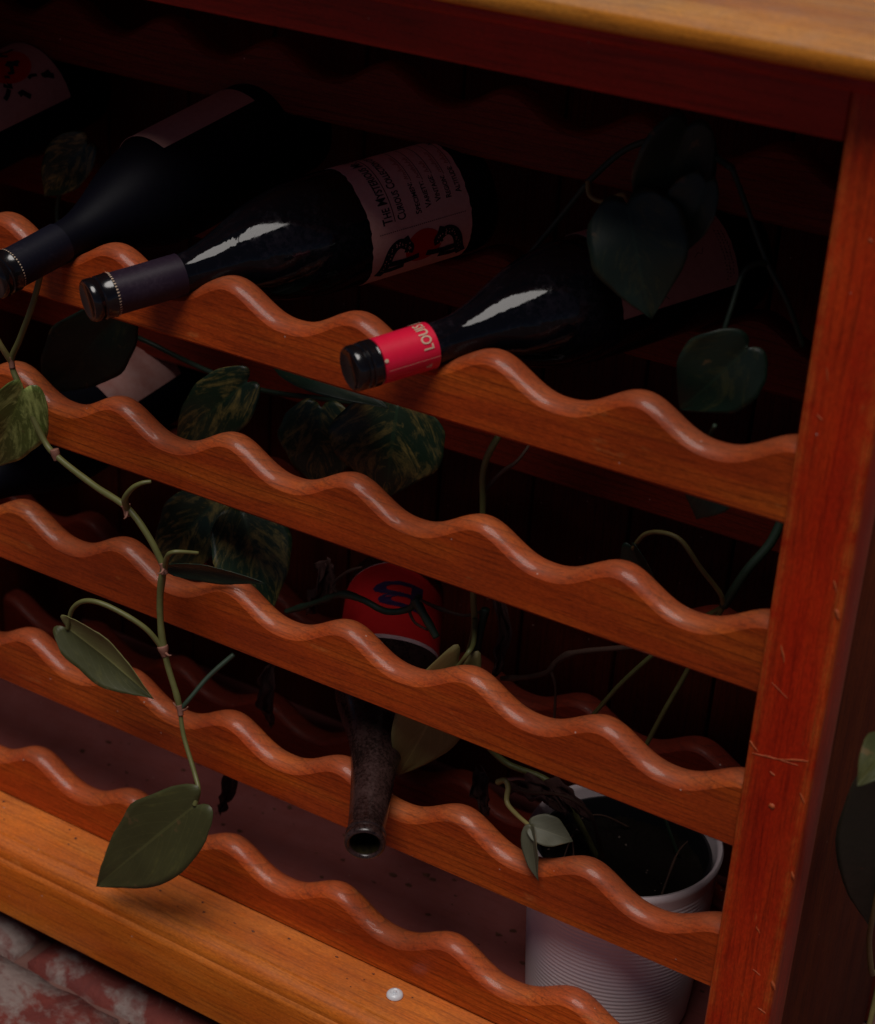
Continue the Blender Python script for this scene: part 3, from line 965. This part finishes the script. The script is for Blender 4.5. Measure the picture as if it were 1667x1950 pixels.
# old empty bottle, neck down
b4 = Bottle((-0.274, 0.01, -0.3345), (-0.4921, 0.8612, 0.1269), -0.079, 'wine_bottle', 'dust covered open empty bottle with red label, its bare mouth pointing out', 'bottle', 'wine bottles lying in the rack')
prof = [(0.075, 0.0100), (0.03, 0.0098), (0.002, 0.0100), (0.0008, 0.0108), (0.0, 0.0120), (0.0004, 0.0131), (0.0018, 0.0140), (0.0042, 0.0143), (0.0062, 0.0140), (0.0070, 0.0131), (0.0086, 0.0129), (0.0092, 0.0139), (0.0110, 0.0140), (0.0122, 0.0130)]
prof += smooth_prof([(0.016, 0.0129), (0.040, 0.0138), (0.066, 0.0154), (0.088, 0.0176), (0.106, 0.0207), (0.122, 0.0250), (0.138, 0.0304), (0.154, 0.0348), (0.170, 0.0374), (0.190, 0.0385)])
prof += [(0.288, 0.0385), (0.294, 0.0374), (0.299, 0.034), (0.300, 0.030), (0.292, 0.02), (0.276, 0.0)]
b4.lathe('glass_body', prof, M['glass_old'])
M['inside'] = plain('inside_of_old_bottle', (0.03, 0.022, 0.006), 0.4, 0.4, 0, 300, 0.5, (0.006, 0.005, 0.003))
b4.lathe('neck_lining', [(0.0022, 0.00985), (0.03, 0.0096), (0.070, 0.0096), (0.071, 0.0)], M['inside'])
l4 = b4.patch('label', -95, 95, 0.197, 0.276, 0.0387, M['whitelabel'], tfun=lambda u, t_: 0.204 - 0.026 * math.cos(R(-95 + 190 * u)) + (0.072 + 0.026 * math.cos(R(-95 + 190 * u))) * t_)
b4.patch('red_panel', -92, 92, 0.2015, 0.274, 0.0390, M['redlabel'], parent=l4, tfun=lambda u, t_: 0.2085 - 0.026 * math.cos(R(-92 + 184 * u)) + (0.066 + 0.026 * math.cos(R(-92 + 184 * u))) * t_)
b4.text('B', -32, 0.250, 0.034, 0.040, 0.0392, M['navy'], l4)

# ------------------------------------------------------------------ the plants
WT = [(0, .66), (.05, .775), (.1, .86), (.18, .94), (.3, 1.0), (.42, .985), (.55, .87), (.68, .68), (.8, .44), (.9, .22), (.96, .09), (1, 0.0)]


WS = spline([Vector((a, b_, 0)) for a, b_ in WT], 6)


def wprof(u):
    for p, q in zip(WS, WS[1:]):
        if u <= q.x:
            k = (u - p.x) / max(q.x - p.x, 1e-6)
            return max(0.0, p.y + (q.y - p.y) * k)
    return 0


def leaf(parent, bpt, tpt, wpx, mat, roll=0, fold=0.2, bow=0.1, wav=0.03, lobe=0.10, seed=None, name='leaf', label=None, fold2=None, crumple=0.0, under=None):
    """heart-shaped blade from its stalk point to its tip; positions are 3-D points"""
    B_, T_ = Vector(bpt), Vector(tpt)
    ax = T_ - B_
    Ln = ax.length
    ax.normalize()
    mid = (B_ + T_) / 2
    view = (CAM - mid).normalized()
    side = ax.cross(view).normalized()
    nrm = side.cross(ax).normalized()
    q = Matrix.Rotation(R(roll), 3, ax)
    side, nrm = q @ side, q @ nrm
    Wd = wpx * mpp(mid) / 2
    sd_ = seed if seed is not None else random.random() * 50
    nu, nv = 20, 14
    vs, uv, fs = [], [], []
    for i in range(nu + 1):
        u = i / nu
        for j in range(-nv // 2, nv // 2 + 1):
            v = j / (nv / 2)
            av = abs(v)
            al = u - lobe * math.sin(math.pi * av ** 0.85) ** 0.85 * (1 - u) ** 3 if 0 < av < 1 else u
            hw = wprof(u) * Wd
            hw *= 1 + 0.09 * math.sin(sd_ * 7.7) * (1 if v > 0 else -1) + 0.10 * mnoise.noise(Vector((u * 4.5, 3 if v > 0 else -3, sd_)))
            fo = fold if (fold2 is None or v < 0) else fold2
            # fold about the midrib, each half curved
            ang = fo * (0.6 + 0.4 * av)
            x = v * hw * math.cos(ang)
            z = av * hw * math.sin(ang)
            z += bow * Ln * (4 * u * (1 - u)) * 0.5 - bow * Ln * 0.7 * u * u * 0.6
            z += wav * Wd * av * math.sin(u * 11 + sd_ + (1.3 if v > 0 else 0)) + wav * 0.8 * Wd * mnoise.noise(Vector((u * 3, v * 2, sd_)))
            # furrows between side veins
            z += 0.010 * Wd * math.sin((u - 0.45 * av) * 2 * math.pi * 8) * min(1, av * 3)
            p = B_ + ax * (al * Ln) + side * x + nrm * z
            if crumple:
                k = Vector((u * 4, v * 3, sd_))
                p += (side * mnoise.noise(k) + nrm * mnoise.noise(k + Vector((9, 3, 1))) + ax * mnoise.noise(k + Vector((2, 8, 4)))) * crumple * Wd
            vs.append(p)
            uv.append((u, v))
    m_ = nv + 1
    for i in range(nu):
        for j in range(nv):
            fs.append((i * m_ + j, i * m_ + j + 1, (i + 1) * m_ + j + 1, (i + 1) * m_ + j))
    o = build(name, vs, fs, mat, parent, uvs=uv, label=label)
    if under:
        o.data.materials.append(under)
        for k, pl in enumerate(o.data.polygons):
            pl.material_index = 1 if k % nv < nv // 2 else 0
    md = o.modifiers.new('thickness', 'SOLIDIFY')
    md.thickness = 0.0004
    md.offset = 0
    return o


def P(*l):
    return [at(x, y, Y=Y) for (x, y, Y) in l]


# --- vine trailing down the front, left
v1 = thing('pothos_vine', at(342, 1350, Y=-0.03), 'green leafy vine trailing over the front rails, its lowest olive leaf above the base', 'vine')
stem('stem', P((78, 520, -0.012), (62, 580, -0.016), (38, 645, -0.02), (22, 690, -0.02), (42, 745, -0.022), (82, 835, -0.022), (112, 872, -0.024), (180, 925, -0.026), (243, 968, -0.028), (285, 1025, -0.028), (312, 1080, -0.026)), 0.0021, 0.0024, M['stem'], v1)
stem('stem', P((312, 1080, -0.026), (305, 1135, -0.026), (307, 1200, -0.028), (318, 1262, -0.03), (336, 1322, -0.032), (343, 1352, -0.032)), 0.0025, 0.0022, M['stem'], v1, knob=0.15)
stem('stem', P((-30, 600, -0.03), (0, 655, -0.026), (22, 690, -0.02)), 0.0018, 0.0022, M['stem_y'], v1)
stem('petiole', P((343, 1352, -0.032), (350, 1402, -0.036), (370, 1470, -0.044), (378, 1505, -0.05), (371, 1534, -0.054)), 0.0016, 0.0019, M['stem'], v1)
leaf(v1, at(371, 1534, Y=-0.054), at(180, 1690, Y=-0.062), 156, M['l_olive'], roll=8, fold=0.10, bow=0.04, seed=3.0, lobe=0.10)
leaf(v1, at(44, 742, Y=-0.028), at(-24, 900, Y=-0.03), 128, M['l_bright'], roll=-12, fold=0.22, bow=0.1, seed=8.0, label='bright speckled leaf at the left edge')
stem('petiole', P((312, 1238, -0.029), (275, 1195, -0.036), (210, 1156, -0.044), (165, 1144, -0.048), (138, 1160, -0.048), (129, 1198, -0.046)), 0.0020, 0.0017, M['stem'], v1)
leaf(v1, at(128, 1196, Y=-0.046), at(294, 1330, Y=-0.036), 116, M['l_olive'], roll=30, fold=0.6, fold2=0.3, bow=-0.05, seed=5.5, label='folded leaf with pale underside showing', under=M['l_under'])
stem('petiole_stub', P((243, 970, -0.028), (238, 950, -0.034), (252, 930, -0.036), (270, 920, -0.034), (288, 917, -0.030)), 0.0026, 0.0012, M['stem'], v1)
stem('petiole', P((314, 1082, -0.026), (318, 1062, -0.030), (332, 1051, -0.032), (378, 1053, -0.020)), 0.0023, 0.0012, M['stem'], v1)
leaf(v1, at(330, 1082, Y=-0.012), at(508, 1108, Y=0.006), 52, M['l_dark'], roll=50, fold=0.3, bow=-0.06, seed=1.2)
stem('side_shoot', P((343, 1352, -0.032), (362, 1330, -0.026), (398, 1288, -0.012), (446, 1246, 0.004)), 0.0016, 0.0020, M['stem_d'], v1)
for (x, y, Y, r) in ((242, 972, -0.0285, .0030), (312, 1082, -0.027, .0031), (343, 1352, -0.0325, .0028), (22, 690, -0.0205, .0027), (312, 1240, -0.030, .0029), (106, 866, -0.024, .0029)):
    c = at(x, y, Y=Y)
    stem('node', [c + Vector((-.0012, 0, .004)), c, c + Vector((.001, -.0004, -.004))], r * .8, r * .75, M['node'], v1, 4, knob=0.6)
for (p, q_) in (((243, 974), (236, 988)), ((312, 1084), (300, 1092)), ((343, 1350), (330, 1338)), ((345, 1352), (358, 1346)), ((314, 1242), (326, 1248))):
    stem('aerial_root', P((p[0], p[1], -0.03), ((p[0] + q_[0]) / 2 + 1, (p[1] + q_[1]) / 2 + 3, -0.033), (q_[0], q_[1], -0.034)), 0.0011, 0.0004, M['node'], v1, 4)

# --- vine inside, left and middle
v2 = thing('pothos_vine', at(420, 820, Y=0.12), 'dark variegated vine leaves inside the rack below the second rail', 'vine')
stem('stem', P((150, 280, 0.15), (110, 420, 0.15), (210, 600, 0.11), (300, 660, 0.12), (470, 735, 0.12), (620, 760, 0.12), (800, 780, 0.12)), 0.002, 0.002, M['stem_d'], v2)
stem('stem', P((470, 735, 0.12), (430, 840, 0.10), (410, 930, 0.09), (450, 985, 0.075)), 0.002, 0.0016, M['stem_d'], v2)
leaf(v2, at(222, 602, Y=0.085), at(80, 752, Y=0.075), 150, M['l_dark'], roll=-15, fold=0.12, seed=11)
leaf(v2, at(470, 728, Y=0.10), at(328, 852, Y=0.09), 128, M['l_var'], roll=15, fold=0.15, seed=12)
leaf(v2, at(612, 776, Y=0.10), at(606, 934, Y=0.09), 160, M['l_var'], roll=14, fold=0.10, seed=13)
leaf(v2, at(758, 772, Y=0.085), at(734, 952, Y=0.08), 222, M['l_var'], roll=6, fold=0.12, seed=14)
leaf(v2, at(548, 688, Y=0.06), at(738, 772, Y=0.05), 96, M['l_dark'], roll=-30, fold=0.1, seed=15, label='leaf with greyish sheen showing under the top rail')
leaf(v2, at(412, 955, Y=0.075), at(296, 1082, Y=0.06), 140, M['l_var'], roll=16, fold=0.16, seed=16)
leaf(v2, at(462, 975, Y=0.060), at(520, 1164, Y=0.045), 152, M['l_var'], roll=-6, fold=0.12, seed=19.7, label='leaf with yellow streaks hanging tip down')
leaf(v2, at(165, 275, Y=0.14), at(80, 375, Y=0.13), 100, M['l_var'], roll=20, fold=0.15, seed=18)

# --- vine at the upper right, hanging over the red-capsule bottle
v3 = thing('pothos_vine', at(1420, 560, Y=0.06), 'dark glossy leaves hanging over the bottle at the upper right', 'vine')
stem('stem', P((1395, 320, 0.10), (1425, 400, 0.10), (1462, 500, 0.095), (1500, 575, 0.095), (1530, 660, 0.10)), 0.0016, 0.0018, M['stem_d'], v3)
stem('petiole', P((1462, 502, 0.095), (1440, 502, 0.088), (1415, 522, 0.08), (1392, 590, 0.068), (1370, 658, 0.06)), 0.0018, 0.0015, M['stem_d'], v3)
stem('petiole', P((1120, 345, 0.11), (1124, 372, 0.105), (1150, 384, 0.10), (1185, 370, 0.09), (1198, 388, 0.072)), 0.0017, 0.0013, M['stem_y'], v3)
stem('stem', P((1118, 350, 0.11), (1070, 410, 0.11), (1010, 482, 0.11)), 0.0019, 0.0016, M['stem_d'], v3)
stem('stem', P((1118, 348, 0.11), (1200, 280, 0.12), (1300, 265, 0.12), (1395, 320, 0.10)), 0.0019, 0.0022, M['stem_d'], v3)
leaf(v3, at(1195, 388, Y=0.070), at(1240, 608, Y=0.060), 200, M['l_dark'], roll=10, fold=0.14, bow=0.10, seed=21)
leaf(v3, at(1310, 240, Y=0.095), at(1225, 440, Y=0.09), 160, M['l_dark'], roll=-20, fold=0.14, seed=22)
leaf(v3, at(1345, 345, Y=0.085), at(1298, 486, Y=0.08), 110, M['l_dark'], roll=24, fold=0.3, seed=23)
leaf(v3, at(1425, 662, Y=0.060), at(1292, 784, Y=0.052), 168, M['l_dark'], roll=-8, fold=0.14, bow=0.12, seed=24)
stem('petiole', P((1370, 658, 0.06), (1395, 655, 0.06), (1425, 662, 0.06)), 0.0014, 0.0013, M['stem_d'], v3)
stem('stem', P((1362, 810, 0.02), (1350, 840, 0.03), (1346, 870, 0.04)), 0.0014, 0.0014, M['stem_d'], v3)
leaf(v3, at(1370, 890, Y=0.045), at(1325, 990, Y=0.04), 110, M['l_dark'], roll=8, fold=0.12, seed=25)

# --- flower pot with the rooted plant
pc = Vector((-0.113, 0.0965, 0))
zr = G - 0.3765
pot = thing('flower_pot', (pc.x, pc.y, ZF), 'white ridged ceramic flower pot standing on the rack floor by the post', 'flower pot')
pp = [(0.0, 0.0), (0.0, 0.055), (0.003, 0.0595)]
hpot = zr - ZF
ng = 36
for i in range(ng * 6 + 1):
    t_ = 0.006 + (hpot - 0.020) * i / (ng * 6)
    pp.append((t_, 0.0605 + 0.0088 * (t_ / hpot) ** 0.8 + 0.00017 * math.cos(2 * math.pi * i / 6)))
pp += [(hpot - 0.010, 0.0693), (hpot - 0.006, 0.0705), (hpot - 0.002, 0.0709), (hpot, 0.0694), (hpot - 0.0006, 0.0672), (hpot - 0.004, 0.0660), (hpot - 0.05, 0.063), (hpot - 0.11, 0.05), (hpot - 0.11, 0.0)]
lathe('ceramic_body', Vector((pc.x, pc.y, ZF + 0.0005)), (0, 0, 1), pp, M['pot'], pot, 96, sharp=60)
lathe('nursery_pot', Vector((pc.x, pc.y, ZF + 0.0005)), (0, 0, 1), [(hpot - 0.07, 0.056), (hpot - 0.014, 0.0605), (hpot - 0.013, 0.0632), (hpot - 0.010, 0.0634), (hpot - 0.0095, 0.0612), (hpot - 0.012, 0.0600), (hpot - 0.03, 0.0585)], M['blackpot'], pot, 64)
bm = bmesh.new()
bmesh.ops.create_circle(bm, cap_ends=True, cap_tris=True, segments=48, radius=0.0588)
bmesh.ops.subdivide_edges(bm, edges=bm.edges[:], cuts=9, use_grid_fill=True)
bmesh.ops.triangulate(bm, faces=bm.faces[:])
for v in bm.verts:
    k = Vector((v.co.x * 160, v.co.y * 160, 0))
    v.co.z = 0.0028 * mnoise.noise(k) + 0.0018 * mnoise.noise(k * 2.7)
    v.co += Vector((pc.x, pc.y, zr - 0.026))
bm.verts.index_update()
build('soil', [v.co.copy() for v in bm.verts], [[v.index for v in f.verts] for f in bm.faces], M['soil'], pot)
bm.free()
random.seed(31)
vs, fs = [], []
for k in range(12):
    a, r_ = random.uniform(0, 6.28), 0.056 * math.sqrt(random.random())
    c = Vector((pc.x + r_ * math.cos(a), pc.y + r_ * math.sin(a), zr - 0.0245))
    s_ = random.uniform(.0006, .0016)
    b0_ = len(vs)
    for dv in ((1, 0, 0), (-1, 0, 0), (0, 1, 0), (0, -1, 0), (0, 0, 1), (0, 0, -1)):
        vs.append(c + Vector(dv) * s_ * random.uniform(.6, 1.3))
    fs += [tuple(b0_ + q for q in f_) for f_ in ((0, 2, 4), (2, 1, 4), (1, 3, 4), (3, 0, 4), (2, 0, 5), (1, 2, 5), (3, 1, 5), (0, 3, 5))]
o = build('soil_crumbs', vs, fs, M['crumb'], pot, smooth=False)
o['kind'] = 'stuff'

v4 = thing('pothos_plant', (pc.x, pc.y, zr - 0.026), 'straggly half withered pothos plant rooted in the white pot, climbing the rack', 'plant')
soilp = Vector((pc.x, pc.y, zr - 0.028))
stem('stem', [soilp + Vector((-.02, .0, 0))] + P((1060, 1500, 0.09), (960, 1450, 0.085), (905, 1380, 0.075), (885, 1290, 0.06), (903, 1200, 0.05), (902, 1120, 0.045), (918, 1040, 0.045), (920, 960, 0.045), (922, 890, 0.045), (950, 830, 0.05), (990, 780, 0.08)), 0.0024, 0.0022, M['stem'], v4)
stem('withered_stem', P((925, 1160, 0.055), (915, 1200, 0.055), (905, 1260, 0.06), (900, 1330, 0.07)), 0.0030, 0.0026, M['stem_d'], v4)
stem('withered_stem', P((1008, 848, 0.07), (985, 878, 0.06), (955, 900, 0.055), (922, 935, 0.048)), 0.0010, 0.0014, M['twig'], v4, knob=0.3)
stem('petiole', P((905, 1180, 0.046), (902, 1225, 0.032), (890, 1246, 0.022), (868, 1276, 0.026)), 0.0019, 0.0016, M['stem'], v4)
leaf(v4, at(868, 1276, Y=0.028), at(757, 1484, Y=0.034), 140, M['l_tan'], roll=-14, fold=0.14, bow=0.06, seed=31, lobe=0.2, label='yellowing leaf hanging beside the dusty bottle')
stem('stem', [soilp + Vector((.03, .035, 0))] + P((1222, 1440, 0.105)), 0.0013, 0.0013, M['stem_d'], v4)
stem('stem', P((1222, 1440, 0.105), (1228, 1425, 0.10), (1262, 1360, 0.10), (1305, 1285, 0.10), (1345, 1210, 0.09), (1378, 1155, 0.085)), 0.0017, 0.0018, M['stem'], v4)
stem('stem', P((1130, 1362, 0.09), (1180, 1305, 0.09), (1240, 1250, 0.09), (1310, 1195, 0.088), (1378, 1155, 0.085)), 0.0016, 0.0018, M['stem'], v4)
stem('petiole', P((1378, 1155, 0.085), (1372, 1130, 0.08), (1335, 1082, 0.07), (1298, 1030, 0.065), (1262, 1014, 0.065), (1228, 1018, 0.07), (1205, 1045, 0.075)), 0.0017, 0.0014, M['stem_y'], v4)
leaf(v4, at(1205, 1042, Y=0.075), at(1262, 1150, Y=0.085), 74, M['l_dark'], roll=50, fold=0.3, seed=33)
stem('stem', P((1378, 1155, 0.085), (1420, 1090, 0.09), (1470, 1030, 0.10), (1500, 960, 0.11)), 0.0030, 0.0032, M['stem_d'], v4)
stem('withered_stem', P((955, 1292, 0.07), (1000, 1290, 0.07), (1042, 1280, 0.07), (1062, 1258, 0.072), (1100, 1242, 0.075), (1205, 1232, 0.08)), 0.0018, 0.0020, M['twig'], v4, knob=0.5)
stem('withered_stem', P((1050, 1280, 0.07), (1058, 1310, 0.07), (1056, 1370, 0.075)), 0.0010, 0.0007, M['twig'], v4, knob=0.4)
stem('withered_stem', P((545, 1165, 0.05), (600, 1148, 0.05), (650, 1132, 0.048), (690, 1142, 0.042), (735, 1164, 0.042), (778, 1160, 0.042), (798, 1138, 0.04)), 0.0021, 0.0026, M['stem_d'], v4, knob=0.5)
stem('withered_stem', P((790, 1140, 0.038), (806, 1168, 0.038), (832, 1214, 0.038)), 0.0032, 0.0026, M['stem_d'], v4, knob=0.3)
stem('withered_stem', P((800, 1142, 0.038), (840, 1160, 0.05), (885, 1172, 0.055), (915, 1165, 0.055)), 0.0011, 0.0012, M['twig'], v4, knob=0.5)
stem('withered_stem', P((650, 1132, 0.048), (632, 1115, 0.052), (660, 1090, 0.055), (690, 1080, 0.06)), 0.0014, 0.0010, M['twig'], v4, knob=0.5)
stem('withered_stem', P((778, 1160, 0.042), (790, 1185, 0.042), (815, 1200, 0.042)), 0.0012, 0.0008, M['twig'], v4, knob=0.5)
for (x0, y0, x1, y1, wp, Y, sd_) in ((945, 1140, 948, 1290, 44, 0.06, 41), (915, 1470, 925, 1555, 46, 0.06, 42), (985, 1500, 1080, 1540, 60, 0.075, 43), (1040, 1500, 1130, 1560, 46, 0.08, 44), (520, 1275, 512, 1385, 46, 0.075, 45), (440, 1445, 420, 1552, 40, 0.055, 46),
                                     (620, 1075, 590, 1170, 60, 0.085, 47)):
    leaf(v4, at(x0, y0, Y=Y), at(x1, y1, Y=Y - 0.006), wp, M['dead'], roll=random.uniform(-40, 40), fold=0.8, bow=0.2, seed=sd_, name='withered_leaf', crumple=0.6, wav=0.2)
stem('withered_stem', [soilp + Vector((-.01, -.01, 0))] + P((1140, 1600, 0.07), (1120, 1545, 0.06), (1070, 1515, 0.055), (1010, 1510, 0.055), (975, 1500, 0.055)), 0.0014, 0.0010, M['twig'], v4, knob=0.5)
stem('petiole', P((948, 1490, 0.030), (962, 1486, 0.028), (968, 1500, 0.026), (966, 1528, 0.022), (985, 1552, 0.016), (1012, 1575, 0.008)), 0.0022, 0.0015, M['stem_y'], v4)
stem('petiole', P((962, 1486, 0.028), (985, 1482, 0.032), (1000, 1484, 0.036)), 0.0016, 0.0010, M['node'], v4)
leaf(v4, at(1013, 1574, Y=0.008), at(1092, 1602, Y=0.018), 62, M['l_grey'], roll=-8, fold=0.2, bow=0.1, seed=35, lobe=0.1, label='small greyish leaf bent over the pot rim')
leaf(v4, at(1012, 1574, Y=0.007), at(1024, 1678, Y=-0.006), 46, M['l_grey'], roll=48, fold=0.35, bow=0.05, seed=36, lobe=0.05)
for k in range(4):
    random.seed(60 + k)
    a = random.uniform(0, 6.28)
    c = soilp + Vector((0.045 * math.cos(a), 0.045 * math.sin(a), .004))
    e = soilp + Vector((0.05 * math.cos(a + 1.3), 0.05 * math.sin(a + 1.3), .016))
    stem('withered_stem', [c, (c + e) / 2 + Vector((0, 0, .012)), e], 0.0009, 0.0005, M['twig'], v4, knob=0.5)

# --- plant outside, along the right side panel
v5 = thing('climbing_plant', (0.085, 0.07, 0), 'dark green leafy stem growing up outside the right side panel', 'plant')
stem('stem', [Vector((0.085, 0.07, 0.0)), at(1668, 1900, X=0.075), at(1660, 1850, X=0.075), at(1656, 1790, X=0.075), at(1664, 1740, X=0.08), at(1690, 1600, X=0.085), at(1710, 1450, X=0.09)], 0.0022, 0.0016, M['stem_y'], v5)
leaf(v5, at(1690, 1478, X=0.085), at(1655, 1782, X=0.07), 150, M['l_out'], roll=10, fold=0.2, bow=0.06, seed=51, lobe=0.1)
leaf(v5, at(1720, 1400, X=0.085), at(1634, 1492, X=0.08), 100, M['l_olive'], roll=20, fold=0.15, seed=52, wav=0.1)

# ------------------------------------------------------------------ small white stud on the base board, a seed on the floor
st = at(752, 1897, Z=ZB)
stud = thing('plastic_stud', st, 'small round white plastic stud on the base board in front', 'stud')
lathe('cap', st, (0, 0, 1), [(0.0, 0.0), (0.0, 0.0056), (0.0008, 0.0062), (0.0022, 0.0060), (0.0034, 0.0050), (0.0040, 0.0034), (0.0034, 0.0026), (0.0030, 0.0)], M['stud'], stud, 32)
lathe('pin', st, (0, 0, 1), [(0.0028, 0.0), (0.0028, 0.0016), (0.0044, 0.0015), (0.0050, 0.0010), (0.0051, 0.0)], M['stud'], stud, 16)

# crumbs of dead leaf and grit lying on the floor board and the base board
random.seed(77)
vs, fs = [], []
for k in range(150):
    onbase = k % 5 == 0
    x = random.uniform(-0.66, -0.02)
    y, z = (random.uniform(-0.034, -0.004), ZB) if onbase else (random.uniform(0.03, 0.16), ZF)
    s_ = random.uniform(.0005, .0012) if onbase else random.uniform(.0006, .0026) * (1.8 if random.random() < .1 else 1)
    if (Vector((x, y, 0)) - Vector((pc.x, pc.y, 0))).length < 0.066:
        continue
    a = random.uniform(0, 6.28)
    k0 = len(vs)
    for j in range(6):
        th = a + j * math.pi / 3
        rr = s_ * random.uniform(.5, 1.3)
        vs.append(Vector((x + rr * math.cos(th) * 1.5, y + rr * math.sin(th), z + 0.0002 + random.random() * s_ * .4)))
    vs.append(Vector((x, y, z + s_ * random.uniform(.5, 1.0))))
    fs += [(k0 + j, k0 + (j + 1) % 6, k0 + 6) for j in range(6)]
    fs.append(tuple(k0 + j for j in range(6))[::-1])
M['litter'] = plain('dry_leaf_crumbs', (0.20, 0.075, 0.045), 0.85, 0.15, 0, 90, 0.6, (0.06, 0.025, 0.02))
lit = build('leaf_litter', vs, fs, M['litter'], None, smooth=False)
tag(lit, 'fine crumbs of dead leaf and grit on the rack floor', kind='stuff')
